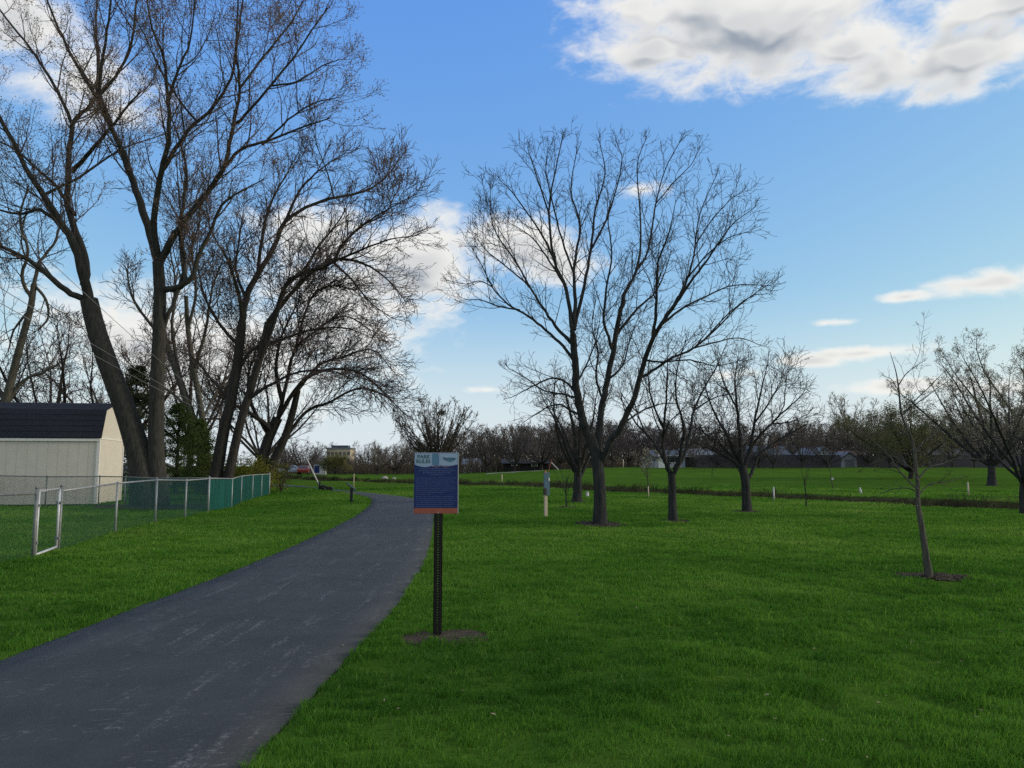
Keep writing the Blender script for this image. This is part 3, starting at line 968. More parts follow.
def gate():
    a, b = GATE0, GATE1
    root = empty('chain_link_gate', a, 'narrow bright metal chain link gate standing at the left edge of the lawn', 'gate')
    q = b - a; d = q.normalized()
    up = Vector((0, 0, 1))
    h = FH + .06
    for s, nm in ((Vector((0, 0, 0)), 'gate_post'), (q, 'gate_post')):
        mb = MB(); mb.tube(s - up * .2, s + up * (h + .02), .034, n=12); mb.tube(s + up * (h + .02), s + up * (h + .07), .04, .012, n=12)
        mb.build(nm, M_GALVD, root, True)
    i0, i1 = d * .085, q - d * .085
    r = .024
    mb = MB()
    mb.path([i0 + up * .04, i0 + up * (h - .05)], r); mb.path([i1 + up * .10, i1 + up * (h - .03)], r)
    mb.path([i0 + up * .05, i1 + up * .10], r)
    mb.build('gate_frame', M_WHITEGALV, root, True)
    mb = MB(); mb.path([i0 + up * (h - .06), i1 + up * (h - .04)], .016); mb.build('top_bar', M_GALVD, root, True)
    mb = MB()
    n = 12
    for k in range(n):
        p = i0.lerp(i1, (k + .2) / n) + up * (h - .06)
        mb.path([p, p + d * .02 + up * .05, p + d * .045 + up * .01], .006, 5)
    mb.build('wire_tips', M_WHITEGALV, root)
    for s in (i0, i1):
        for zz in (.25, .95):
            mb = MB(); mb.box((-.05, -.02, zz), (.05, .02, zz + .05), __import__('mathutils').Matrix.Translation(s * (1 if s is i1 else .5)))
            mb.build('hinge', M_GALVD, root)
    chain_mesh('wire_mesh', i0 + up * .06, i1 + up * .06, h - .13, root, .0014, .062)
gate()

# ------------------------------------------------------------------ shed
M_SIDING = mat('cream_siding', (.55, .525, .455), .75, var=.05, scale=2.5, bump=.08, bscale=30)
M_TRIM = mat('white_trim', (.66, .66, .63), .6, var=.04, scale=4)
M_SHINGLE = mat('dark_shingle', (.012, .016, .026), .9, var=.35, scale=7, bump=.8, bscale=30, stretch=(1, 1, 4))
M_DARK = mat('dark_gap', (.016, .015, .014), .9, var=.2)
def build_shed():
    Yc = 33.0
    bc = at(96, 504, Yc)                      # front right-hand bottom corner
    z0 = g1(bc.x, bc.y)
    root = empty('shed', (bc.x, bc.y, z0), 'cream gambrel roofed garden shed with dark blue grey shingles behind the fence', 'shed')
    ux = Vector((-3.55, -.62, 0)).normalized(); uy = Vector((-.62 * 1.35, 3.6, 0)).normalized()
    k = Yc / F
    zb = bc.z - z0; zeave = at(96, 438, Yc).z - z0; zkn = at(96, 411.5, Yc).z - z0 + .05
    L, D = 6.2, 3.9
    def W(u, v, z): return tuple(ux * u + uy * v + Vector((0, 0, z)))
    zr = at(110, 404.5, Yc + D / 2).z - z0 - .05
    # profile across depth v
    prof = [(0, zb), (0, zeave), (.52, zkn), (D / 2, zr), (D - .52, zkn), (D, zeave), (D, zb)]
    mb = MB(); n = len(prof)
    mb.v = [W(0, v, z) for v, z in prof] + [W(L, v, z) for v, z in prof]
    mb.f = [tuple(range(n)), tuple(range(2 * n - 1, n - 1, -1)), (0, n, n + 1, 1), (n - 1, n - 2, 2 * n - 2, 2 * n - 1)]
    mb.build('wall', M_SIDING, root)
    # vertical panel grooves
    gr = MB()
    for i in range(1, 16):
        u = i * .4
        if u < L: gr.v += [W(u, -.004, zb), W(u + .016, -.004, zb), W(u + .016, -.004, zeave - .1), W(u, -.004, zeave - .1)]; gr.f.append(tuple(range(len(gr.v) - 4, len(gr.v))))
    gr.build('siding_groove', mat('groove', (.50, .475, .41), .8, var=.05), root)
    # roof: four slabs with overhang and thickness
    ov, th = .10, .05
    rp = [(-.09, zeave - .02), (.49, zkn + .03), (D / 2, zr + .04), (D - .49, zkn + .03), (D + .09, zeave - .02)]
    rf = MB()
    top = [(v, z + th) for v, z in rp]
    pr = rp + top[::-1]; n = len(pr)
    rf.v = [W(-ov, v, z) for v, z in pr] + [W(L + ov, v, z) for v, z in pr]
    for i in range(4):
        a, b, c, d = i, i + 1, n - 2 - i, n - 1 - i
        rf.f += [(a, b, c, d), (n + d, n + c, n + b, n + a)]
    for i in range(n):
        j = (i + 1) % n; rf.f.append((i, n + i, n + j, j))
    roof = rf.build('roof', M_SHINGLE, root)
    # shingle courses
    cs = MB()
    for (v0, zz0), (v1, zz1), m in ((top[0], top[1], 5), (top[1], top[2], 6)):
        for i in range(1, m):
            t = i / m; v, z = v0 + (v1 - v0) * t, zz0 + (zz1 - zz0) * t
            dv, dz = (v1 - v0) / m * .16, (zz1 - zz0) / m * .16
            cs.v += [W(-ov, v - .012, z + .010), W(L + ov, v - .012, z + .010), W(L + ov, v + dv, z + dz + .004), W(-ov, v + dv, z + dz + .004)]
            cs.f.append(tuple(range(len(cs.v) - 4, len(cs.v))))
    cs.build('shingle_course', M_SHINGLE, roof)
    tr = MB()
    def bx(u0, u1, v0, v1, a, b):
        p = [W(u, v, z) for z in (a, b) for v in (v0, v1) for u in (u0, u1)]
        s = len(tr.v); tr.v += p
        for f in ((0, 2, 3, 1), (4, 5, 7, 6), (0, 1, 5, 4), (2, 6, 7, 3), (0, 4, 6, 2), (1, 3, 7, 5)): tr.f.append(tuple(s + i for i in f))
    bx(-.03, .09, -.03, -.005, zb, zeave - .10); bx(-.03, -.005, -.005, .09, zb, zeave - .03); bx(-.03, -.005, D - .09, D + .01, zb, zeave - .03)
    bx(-.025, L, -.075, -.055, zeave - .14, zeave - .03)
    bx(-.022, -.005, .09, D - .09, zeave - .04, zeave + .03)
    tr.build('trim', M_TRIM, root)
    sk = MB()
    sk.v = []
    tr2 = tr; tr = sk
    p = [W(u, v, z) for z in (-.1, zb) for v in (.06, D - .06) for u in (.05, L - .05)]
    sk.v = p
    for f in ((0, 2, 3, 1), (4, 5, 7, 6), (0, 1, 5, 4), (2, 6, 7, 3), (0, 4, 6, 2), (1, 3, 7, 5)): sk.f.append(f)
    sk.build('shaded_gap_base', M_DARK, root)  # solid base block; shade of the gap under the shed put into its colour
build_shed()

# ------------------------------------------------------------------ houses
M_WHITE = mat('pale_siding', (.27, .29, .32), .75, var=.06, scale=3)
M_GREYW = mat('grey_siding', (.13, .14, .16), .8, var=.15, scale=3)
M_BRICK = mat('red_brick', (.17, .075, .055), .85, var=.25, scale=9, bump=.3)
M_TANW = mat('tan_wall', (.40, .34, .26), .8, var=.07, scale=2)
M_ROOFB = mat('blue_grey_roof', (.050, .068, .092), .85, var=.25, scale=4)
M_ROOFD = mat('dark_roof', (.035, .037, .042), .85, var=.25, scale=4)
M_ROOFP = mat('pale_roof', (.13, .15, .18), .8, var=.15, scale=4)
M_ROOFR = mat('brown_roof', (.075, .040, .034), .85, var=.25, scale=4)
M_GLASS = mat('window_glass', (.02, .025, .03), .12, var=.2, spec=.6)
M_WOODF = mat('weathered_fence', (.062, .060, .066), .9, var=.45, scale=3, stretch=(6, 6, .7))

def house(px0, px1, py_base, py_eave, py_ridge, Y, label, wall, roof, depth=8, gable_front=False, windows=(), door=None, name='house', yaw=0.0, chimney=False, cat='house', garage=None):
    a, b = at(px0, py_base, Y), at(px1, py_base, Y)
    w = b.x - a.x
    cx = (a.x + b.x) / 2
    z0 = g1(cx, Y) - .05
    ze, zr = at(0, py_eave, Y).z - z0, at(0, py_ridge, Y + (0 if gable_front else depth / 2)).z - z0
    root = empty(name, (cx, Y, z0), label, cat, rz=yaw)
    mb = MB(); x0, x1 = -w / 2, w / 2
    rf = MB(); o = .35; t = .14
    if gable_front:
        prof = [(x0, 0), (x1, 0), (x1, ze), (0, zr), (x0, ze)]
        n = 5
        mb.v = [(x, 0, z) for x, z in prof] + [(x, depth, z) for x, z in prof]
        sl = (zr - ze) / (w / 2)
        rp = [(x0 - o, ze - o * sl), (0, zr), (x1 + o, ze - o * sl)]
        pr = [(x, z + .01) for x, z in rp] + [(x, z + t) for x, z in rp[::-1]]
        rf.v = [(x, -o, z) for x, z in pr] + [(x, depth + o, z) for x, z in pr]
    else:
        prof = [(0, 0), (depth, 0), (depth, ze), (depth / 2, zr), (0, ze)]
        n = 5
        mb.v = [(x0, y, z) for y, z in prof] + [(x1, y, z) for y, z in prof]
        sl = (zr - ze) / (depth / 2)
        rp = [(-o, ze - o * sl), (depth / 2, zr), (depth + o, ze - o * sl)]
        pr = [(y, z + .01) for y, z in rp] + [(y, z + t) for y, z in rp[::-1]]
        rf.v = [(x0 - o, y, z) for y, z in pr] + [(x1 + o, y, z) for y, z in pr]
    mb.f = [tuple(range(n)), tuple(range(2 * n - 1, n - 1, -1))] + [(i, n + i, n + (i + 1) % n, (i + 1) % n) for i in range(n)]
    mb.build('wall', wall, root)
    n = 6
    rf.f = [(0, 1, 4, 5), (1, 2, 3, 4), (11, 10, 7, 6), (10, 9, 8, 7)] + [(i, n + i, n + (i + 1) % n, (i + 1) % n) for i in range(n)]
    r_ = rf.build('roof', roof, root)
    if chimney:
        c = MB(); c.box((w * .2, depth * .4, ze), (w * .2 + .7, depth * .4 + .7, zr + .7)); c.build('chimney', M_BRICK, r_)
    for fx, z_, ww, wh in windows:
        f = MB(); xc = x0 + w * fx
        f.box((xc - ww / 2 - .08, -.05, z_ - .08), (xc + ww / 2 + .08, -.002, z_ + wh + .08)); wn = f.build('window', M_TRIM, root)
        g = MB(); g.box((xc - ww / 2, -.07, z_), (xc + ww / 2, -.052, z_ + wh)); g.build('pane', M_GLASS, wn)
    if door:
        f = MB(); xc = x0 + w * door[0]; f.box((xc - door[1] / 2, -.05, .05), (xc + door[1] / 2, -.002, door[2])); f.build('door', door[3], root)
    return root

house(686, 716, 468, 456.5, 449.5, 126, 'pale low house with a long light roof seen between the two leaning park trees', M_WHITE, M_ROOFP, 9, windows=((.75, 1.0, 1.2, .9), (.5, 1.0, .9, .9)), door=(.2, 2.2, 2.1, M_DARK))
house(655, 682, 467, 457, 451, 118, 'white house with a dark window left of the second big park tree', M_WHITE, M_ROOFB, 8, windows=((.55, .9, 1.0, 1.0), (.8, .9, 1.0, 1.0)), door=(.25, 1.0, 2.0, M_TRIM))
house(645.5, 653, 466, 458.5, 455, 112, 'small pale gabled shed behind the thin staked sapling', M_WHITE, M_ROOFB, 2.5, True, name='garden_shed', cat='shed', door=(.5, .6, 1.0, M_GREYW))
house(758, 794, 467, 459.5, 447, 128, 'house with a broad blue grey roof behind the long wooden fence', M_GREYW, M_ROOFB, 12, windows=((.3, 1.0, 1.0, .9), (.7, 1.0, 1.0, .9)), chimney=True)
house(792, 820, 467, 457, 446, 140, 'house with a dark charcoal roof behind the long wooden fence', M_GREYW, M_ROOFD, 12, windows=((.4, 1.2, 1.2, .9),))
house(814, 834, 467, 456.5, 447.5, 121, 'pale gabled house beside the red brown roofed bungalow', M_WHITE, M_ROOFP, 9, True, windows=((.35, .9, .8, 1.0), (.68, .9, .8, 1.0)))
house(831, 872, 467, 459, 451.5, 131, 'low brick bungalow with a red brown roof behind the white garage', M_BRICK, M_ROOFR, 9, windows=((.2, .9, 1.3, .9),), door=(.1, 1.4, 2, M_DARK))
house(842.5, 857, 467.5, 457.5, 452.5, 111, 'small white gabled garage standing at the end of the wooden fence', M_WHITE, M_ROOFP, 5, True, name='garage', cat='garage', door=(.5, 1.3, 1.25, M_GREYW))
house(926, 985, 468, 459, 449, 132, 'long dark roofed house half hidden behind the olive tree at right', M_GREYW, M_ROOFD, 10, windows=((.3, 1.0, 1.2, 1.0), (.6, 1.0, 1.2, 1.0)))
house(503, 548, 473.5, 463.5, 460, 132, 'long low dark building under the trees beyond the park centre', M_DARK, M_ROOFD, 6, windows=((.25, 1.0, .9, .7), (.7, .9, .9, .7)))
house(463, 479, 472, 464.5, 459.5, 140, 'small pale house roof just right of the park rules sign', M_WHITE, M_ROOFP, 7, windows=((.5, 1.0, 1.0, .9),))
house(122, 139, 480, 468.5, 462, 62, 'pale low house wall just right of the cream shed', M_WHITE, M_ROOFP, 6, windows=((.5, .4, .6, .4),))

def board_fence(px0, px1, Y, h, label):
    a, b = at(px0, 468, Y), at(px1, 468, Y)
    root = empty('wooden_fence', (a.x, Y, g1(a.x, Y)), label, 'fence')
    n = int((b.x - a.x) / .16); z0 = root.location.z
    rng = random.Random(int(px0))
    mb = MB()
    for i in range(n):
        x = i * .16; z = g1(a.x + x, Y) - z0
        mb.box((x, rng.uniform(0, .01), z - .1), (x + .15, .03, z + h + rng.uniform(-.02, .02)))
    mb.build('board_panel', M_WOODF, root)
    for i in range(0, n, 15):
        p = MB(); x = i * .16; z = g1(a.x + x, Y) - z0
        p.box((x - .05, .03, z - .1), (x + .05, .14, z + h + .06)); p.build('post', M_WOODF, root)
board_fence(697, 842, 108, 1.8, 'long weathered grey wooden fence in front of the roofs at centre right')
board_fence(858, 905, 109, 1.75, 'short wooden fence between the white garage and the olive tree')
board_fence(918, 1075, 112, 1.8, 'dark wooden fence at the far right behind the budding trees')

# far apartment block
def block():
    Y = 330.0
    a, b = at(326, 470, Y), at(350, 470, Y); w = b.x - a.x; z0 = -1
    zt = at(0, 449, Y).z - z0
    root = empty('apartment_block', (a.x, Y, z0), 'distant tan flat roofed block showing above the trees left of centre', 'building')
    m = MB(); m.box((0, 0, 0), (w, 10, zt)); m.build('wall', M_TANW, root)
    m = MB(); m.box((-.3, -.3, zt), (w + .3, 10.3, zt + .6)); r = m.build('roof', M_ROOFP, root)
    m = MB(); m.box((w * .15, 2, zt + .6), (w * .85, 7, zt + 1.6)); m.build('plant_room', M_ROOFB, r)
    for k in range(3):
        for i in range(6):
            f = MB(); x = w * (i + .5) / 6; z = zt - 1.9 - k * 2.9
            f.box((x - .55, -.08, z - .7), (x + .55, -.003, z + .7)); f.build('window', M_GLASS, root)
block()

# ------------------------------------------------------------------ poles and wires
M_WOODP = mat('pole_wood', (.085, .065, .05), .9, var=.3, scale=5, stretch=(4, 4, .4), bump=.4)
M_CABLE = mat('cable', (.19, .20, .21), .7, var=.1)
def util_pole(x, y, h, label):
    z = g1(x, y)
    root = empty('utility_pole', (x, y, z), label, 'pole')
    m = MB(); m.tube((0, 0, -.5), (0, 0, h), .15, .11, n=12); m.build('pole', M_WOODP, root, True)
    m = MB(); m.box((-.9, -.2, h - .5), (.9, -.1, h - .38)); m.build('crossarm', M_WOODP, root)
    for s in (-.75, 0, .75):
        m = MB(); m.tube((s, -.15, h - .38), (s, -.15, h - .26), .03, .02, n=8); m.build('insulator', M_TRIM, root)
    return root
pB = at(221, 416, 47.5)
util_pole(pB.x, pB.y, pB.z - g1(pB.x, pB.y) + .25, 'slim wooden utility pole behind the leaning left hand trees')
WN = [at(-130, 229, 10.0), at(-130, 207, 10.0), at(-130, 92, 10.0)]
util_pole(WN[2].x, WN[2].y, WN[2].z - g1(WN[2].x, 10) + .2, 'wooden utility pole beyond the left edge of the shed yard')
passes = [((0, 306), (90, 359), (164, 389)), ((87, 332), (120, 350), (158, 373)), ((0, 208), (68, 280), (137, 343))]
for k, lab in enumerate(('lowest power line sagging across the twin maple trunk', 'middle power line crossing the left maple trunk', 'highest steep power line crossing the left maple trunk')):
    a = WN[k]; b = pB + Vector((.35 * (k - 1), 0, .02 * k))
    # straight run in plan: solve the sag so the wire stays level between the two poles
    T = Tubes(); n = 40
    pts = [a.lerp(b, i / n) - Vector((0, 0, .4 * 4 * (i / n) * (1 - i / n) * (.55 if k == 2 else .4))) for i in range(n + 1)]
    T.add(pts, [.0075] * (n + 1), 5)
    tag(link('power_line', T.mesh('power_line', M_CABLE, tuple(a)), None, a), lab, 'power line')

# ------------------------------------------------------------------ small park furniture
def place(px, py, z=None):
    p = gp(px, py); 
    return Vector((p.x, p.y, g1(p.x, p.y)))
M_WSTAKE = mat('pale_wood', (.42, .36, .28), .8, var=.15, scale=8)
M_WPLAST = mat('white_plastic', (.44, .45, .46), .5, var=.08)
M_BOXB = mat('blue_grey_box', (.048, .110, .165), .5, var=.15, scale=5)
M_BLACK = mat('black_metal', (.014, .015, .017), .5, var=.2)

def station():
    p = place(545.8, 516.5); k = p.y / F
    root = empty('bag_station', p, 'blue grey box on a pale wooden post left of the forked tree', 'bag station', rz=.5)
    m = MB(); m.box((-.045, -.045, -.3), (.045, .045, 43 * k)); m.build('post', M_WSTAKE, root)
    m = MB(); m.box((-.11, -.09, 21 * k), (.11, -.047, 43 * k)); m.build('panel', M_BOXB, root, bevel=.01)
    m = MB(); m.box((-.16, -.15, 22 * k), (-.04, -.092, 28 * k)); m.build('dispenser', M_BLACK, root, bevel=.015)
    m = MB(); m.box((.04, -.108, 35 * k), (.10, -.092, 38 * k)); m.build('notice', M_WPLAST, root)
    m = MB(); m.tube((0, 0, 43 * k), (0, 0, 45.5 * k), .05, .01, n=8); m.build('cap', M_RED, root)
station()

def lectern():
    p = place(351.3, 502.8); k = p.y / F
    root = empty('post_marker', p, 'short dark post with a slanted top plate beside the path bend', 'post')
    m = MB(); m.box((-.06, -.05, -.2), (.06, .05, 14.5 * k)); m.build('post', M_BLACK, root, bevel=.008)
    m = MB(); M = __import__('mathutils').Matrix.Translation((-.02, 0, 16 * k)) @ __import__('mathutils').Matrix.Rotation(math.radians(38), 4, 'Y')
    m.box((-.26, -.18, -.02), (.26, .18, .02), M); m.build('top_plate', M_BLACK, root, bevel=.006)
lectern()

def barrier():
    p = place(322, 490.5); k = p.y / F
    root = empty('barrier_arm', p, 'long white arm raised at a slant from a dark wheeled base by the far path', 'barrier')
    a = Vector((-1.5 * k, 0, 2 * k)); b = Vector((-18.5 * k, .3, 34 * k))
    m = MB(); m.tube(a, b, .055, .05, n=10); m.build('arm', M_WPLAST, root, True)
    m = MB(); m.box((-3 * k, -.2, 0), (2 * k, .2, 5 * k)); m.tube((-3 * k, 0, 2 * k), (-2 * k, 0, 9 * k), .06, n=8); m.build('pivot_base', M_BLACK, root, bevel=.02)
    m = MB(); m.tube((0, 0, 5 * k), (8 * k, 0, 2 * k), .07, n=8); m.box((4 * k, -.25, 0), (7 * k, .25, 3.2 * k)); m.build('counterweight', M_BLACK, root)
    for s in (0, 8.5):
        m = MB(); m.tube((s * k, -.12, .13), (s * k, .12, .13), .14, n=14); m.build('wheel', M_BLACK, root)
barrier()

def stake(px, pb, pt, label, m, r=.03, name='stake', lean=0.0, cap=None, thin=None):
    p = place(px, pb); k = p.y / F
    root = empty(name, p, label, 'stake')
    b = MB(); h = (pb - pt) * k
    b.tube((0, 0, -.15), (lean, 0, h), r, r * .85, n=8); b.build('shaft', m, root, True)
    c = MB(); c.tube((lean, 0, h), (lean * 1.03, 0, h + .04), r * 1.1, r * .3, n=8); c.build('tip', cap or m, root, True)
    if thin:
        t = MB(); t.tube((lean, 0, h), (lean - thin[0] * k, 0, h + thin[1] * k), .012, .008, n=5); t.build('stem', M_TWIG, root)
stake(353.7, 488, 474, 'thin pale stake behind the slanted top post near the path', M_WSTAKE, .04)
stake(774, 499.5, 487, 'white marker stake at the creek edge right of the round crowned tree', M_WPLAST, .045)
stake(862, 494, 488.5, 'white guard tube with a thin bare stem beyond the creek', M_WPLAST, .07, 'tree_guard', -.12, thin=(2, 7))
stake(968.6, 495.5, 483, 'pale wooden stake beyond the creek right of the young tree', M_WSTAKE, .05)
stake(587.5, 497, 492.5, 'small white marker low in the grass behind the forked tree', M_WPLAST, .09)
stake(502, 484, 476, 'small pale marker post beyond the lawn right of the park sign', M_WSTAKE, .05)
stake(623.5, 478, 470, 'short pale marker post far across the field right of the forked tree', M_WSTAKE, .07)

def slide():
    p = place(556, 478.5); k = p.y / F
    root = empty('playground_slide', p, 'small pale playground slide far off behind the box station', 'slide')
    m = MB(); a, b = Vector((-4.5 * k, 0, 8 * k)), Vector((2.5 * k, 0, 1 * k))
    d = (b - a).normalized(); n = Vector((-d.z, 0, d.x))
    for s in (-.25, .25):
        m.tube(a + Vector((0, s, .1)), b + Vector((0, s, .1)), .06, n=6)
    m.v += [tuple(a + Vector((0, -.25, 0))), tuple(a + Vector((0, .25, 0))), tuple(b + Vector((0, .25, 0))), tuple(b + Vector((0, -.25, 0)))]
    m.f.append(tuple(range(len(m.v) - 4, len(m.v)))); m.build('chute', M_WPLAST, root)
    for s in (-.25, .25):
        l = MB(); l.tube((-4.5 * k - .4, s, -.1), (-4.5 * k, s, 8 * k + .5), .035, n=6); l.build('leg', M_RED, root)
    l = MB()
    for i in range(5): l.tube((-4.5 * k - .35 + .07 * i, -.25, .2 + i * .18), (-4.5 * k - .35 + .07 * i, .25, .2 + i * .18), .02, n=5)
    l.build('rung', M_RED, root)
slide()

def boulder(px, py, r, label, seed):
    p = place(px, py); rs = np.random.RandomState(seed)
    import bmesh
    bm = bmesh.new(); bmesh.ops.create_icosphere(bm, subdivisions=3, radius=r)
    for v in bm.verts:
        n = mnoise.noise(v.co * 2.2 / r * .5 + Vector((seed, 0, 0)))
        v.co *= 1 + .35 * n; v.co.z *= .65
    me = bpy.data.meshes.new('boulder'); bm.to_mesh(me); bm.free(); me.materials.append(M_STONE)
    o = link('boulder', me, None, p + Vector((0, 0, r * .3))); tag(o, label, 'boulder')
M_STONE = mat('pale_stone', (.30, .28, .25), .9, var=.2, scale=4, bump=.5)
boulder(385, 479.5, .42, 'larger pale boulder on the far grass left of the park sign', 3)
boulder(394, 479.5, .24, 'smaller pale boulder beside the bigger one left of the park sign', 8)

def car(px, py, Y, yaw, colour, label):
    x = (px - 512) / F * Y; z = g1(x, Y)
    root = empty('parked_car', (x, Y, z), label, 'car', rz=yaw)
    prof = [(-2.15, .35), (-2.2, .75), (-2.0, .95), (-1.45, 1.02), (-.95, 1.42), (.55, 1.45), (1.15, 1.0), (2.0, .82), (2.2, .6), (2.15, .33)]
    def slab(prof, w, wtop=None):
        b = MB(); n = len(prof)
        ww = [w - (.16 if z > 1.05 else 0) for _, z in prof]
        b.v = [(q, -k, z) for (q, z), k in zip(prof, ww)] + [(q, k, z) for (q, z), k in zip(prof, ww)]
        b.f = [tuple(range(n)), tuple(range(2 * n - 1, n - 1, -1))] + [(i, n + i, n + (i + 1) % n, (i + 1) % n) for i in range(n)]
        return b
    slab(prof, .87).build('body', colour, root, bevel=.05)
    for s in (-1, 1):
        g = MB()
        for q in (((-1.2, 1.03), (-.9, 1.36), (-.2, 1.37), (-.2, 1.03)), ((-.1, 1.03), (-.1, 1.37), (.5, 1.37), (.95, 1.03))):
            g.poly([(x_, s * (.885 - (.155 if z_ > 1.05 else .0)), z_) for x_, z_ in q])
        g.build('side_window', M_GLASS, root)
    g = MB(); g.poly([(-1.48, -.75, 1.05), (-1.48, .75, 1.05), (-1.0, .62, 1.42), (-1.0, -.62, 1.42)]); g.build('rear_window', M_GLASS, root)
    g = MB(); g.poly([(1.17, -.75, 1.03), (1.17, .75, 1.03), (.6, .62, 1.42), (.6, -.62, 1.42)]); g.build('windscreen', M_GLASS, root)
    for qx in (-1.35, 1.35):
        for s in (-1, 1):
            t = MB(); t.tube((qx, s * .72, .32), (qx, s * .9, .32), .32, n=18); wv = t.build('wheel', M_BLACK, root)
            t = MB(); t.tube((qx, s * .9, .32), (qx, s * .91, .32), .19, n=14); t.build('rim', M_GALV, wv)
    for s in (-.62, .62):
        t = MB(); t.box((-2.215, s - .16, .72), (-2.185, s + .16, .85)); t.build('tail_light', M_RED, root)
M_CARR = mat('red_paint', (.16, .022, .020), .35, var=.05, spec=.5)
M_CARB = mat('pale_blue_paint', (.22, .29, .40), .3, var=.05, spec=.5)
car(305, 478, 127, 1.75, M_CARR, 'red car parked beyond the far end of the path')
car(293, 476, 129, .3, M_CARB, 'pale blue car parked behind the red car at the far path end')

def cabinet(px, Y):
    x = (px - 512) / F * Y; z = g1(x, Y); h = at(px, 464, Y).z - z
    root = empty('utility_cabinet', (x, Y, z), 'small white cabin with a blue side among the far trees left of centre', 'cabin')
    m = MB(); m.box((-.95, -.6, 0), (.95, .6, h - .12)); m.build('body', M_WPLAST, root, bevel=.03)
    m = MB(); m.box((-.85, -.63, .3), (.0, -.603, h - .25)); m.build('blue_panel', M_BLUE, root)
    m = MB(); m.box((-1.02, -.68, h - .118), (1.02, .68, h)); m.build('roof', M_ROOFP, root)
cabinet(321.5, 130)

# ------------------------------------------------------------------ park trees
def cfg(sp, ln, r, ang=(28, 58), seg=5, up=.06, wob=.13, tap=.55, t0=.2, sides=3):
    return dict(sp=sp, len=ln, r=r, ang=ang, seg=seg, up=up, wob=wob, tap=tap, t0=t0, sides=sides)

# the twin-trunked maple by the shed
LA = [
 (None, [(148, 500), (139, 455), (126, 412), (111, 372), (97, 332), (89, 300)], 11.4, 8.4),
 (None, [(158, 500), (156, 455), (157, 392), (159, 340), (160, 296), (158, 262)], 8.0, 5.4),
 (0, [(89, 300), (82, 270), (72, 240), (60, 222), (44, 196), (26, 168), (0, 118), (-40, 60)], 5.04, 1.40),
 (0, [(84, 285), (86, 262), (76, 232), (68, 205), (68, 170), (71, 132), (78, 116), (94, 100), (98, 60), (96, 20), (100, -40)], 4.20, 0.70),
 (0, [(86, 300), (66, 290), (40, 268), (14, 252), (-30, 236)], 3.53, 1.40),
 (2, [(66, 228), (40, 210), (18, 214), (-20, 205)], 2.18, 0.84),
 (3, [(72, 172), (90, 152), (111, 128), (126, 108), (140, 92)], 2.86, 0.70),
 (3, [(73, 128), (66, 108), (50, 78), (30, 48), (6, 18), (-20, -20)], 2.18, 0.63),
 (3, [(75, 215), (56, 186), (40, 172), (16, 150), (-10, 138)], 2.02, 0.70),
 (1, [(158, 262), (148, 226), (138, 196), (129, 170), (120, 146), (110, 124), (97, 98), (73, 58), (54, 18), (36, -30)], 4.54, 0.70),
 (1, [(159, 262), (154, 222), (161, 172), (169, 140), (168, 104), (164, 58), (152, 28), (144, -20)], 3.70, 0.56),
 (10, [(161, 172), (176, 148), (190, 128), (214, 106), (231, 78), (238, 40), (244, -10)], 3.02, 0.77),
 (1, [(161, 290), (176, 288), (191, 278), (198, 258), (210, 232), (222, 205), (240, 192), (262, 180)], 3.53, 0.56),
 (12, [(186, 282), (180, 230), (184, 200), (187, 176), (180, 142), (172, 120)], 2.86, 0.70),
 (1, [(160, 262), (172, 240), (187, 218), (211, 188), (226, 162), (233, 126), (240, 88), (236, 50), (240, -30)], 4.03, 0.63),
 (14, [(233, 126), (246, 114), (272, 84), (293, 58), (312, 30), (328, 8)], 2.52, 0.63),
 (14, [(220, 174), (240, 150), (270, 140), (300, 128), (330, 118)], 2.02, 0.63),
 (9, [(111, 125), (100, 92), (104, 50), (110, 10), (112, -30)], 2.35, 0.70),
 (10, [(168, 104), (178, 70), (190, 40), (196, -10)], 1.85, 0.63),
 (9, [(97, 98), (120, 70), (132, 40), (136, 0), (138, -40)], 1.85, 0.63),
 (14, [(240, 88), (262, 58), (290, 24), (312, -16)], 2.2, .6),
 (15, [(270, 86), (296, 82), (322, 66), (338, 60)], 1.6, .5),
 (16, [(262, 145), (288, 120), (312, 104), (336, 98)], 1.6, .5),
 (1, [(162, 330), (172, 306), (184, 270), (183, 240)], 2.52, 0.98),
]
PA = [cfg(.58, 3.8, .042, (22, 46), 9, .08, .08), cfg(.38, 1.8, .018, (24, 50), 6, .08, .12), cfg(.24, .85, .0085, (26, 56), 4, .07, .18)]
traced_tree('maple_tree', 'huge twin trunked maple with reddish budding crown rising beside the cream shed', 32.0, LA, PA, 21, M_BARK_A, M_TWIG_R, .0082,
            buds=(38000, .0155, M_BUD), extra=8, flare=1.5, slope_amp=.35)

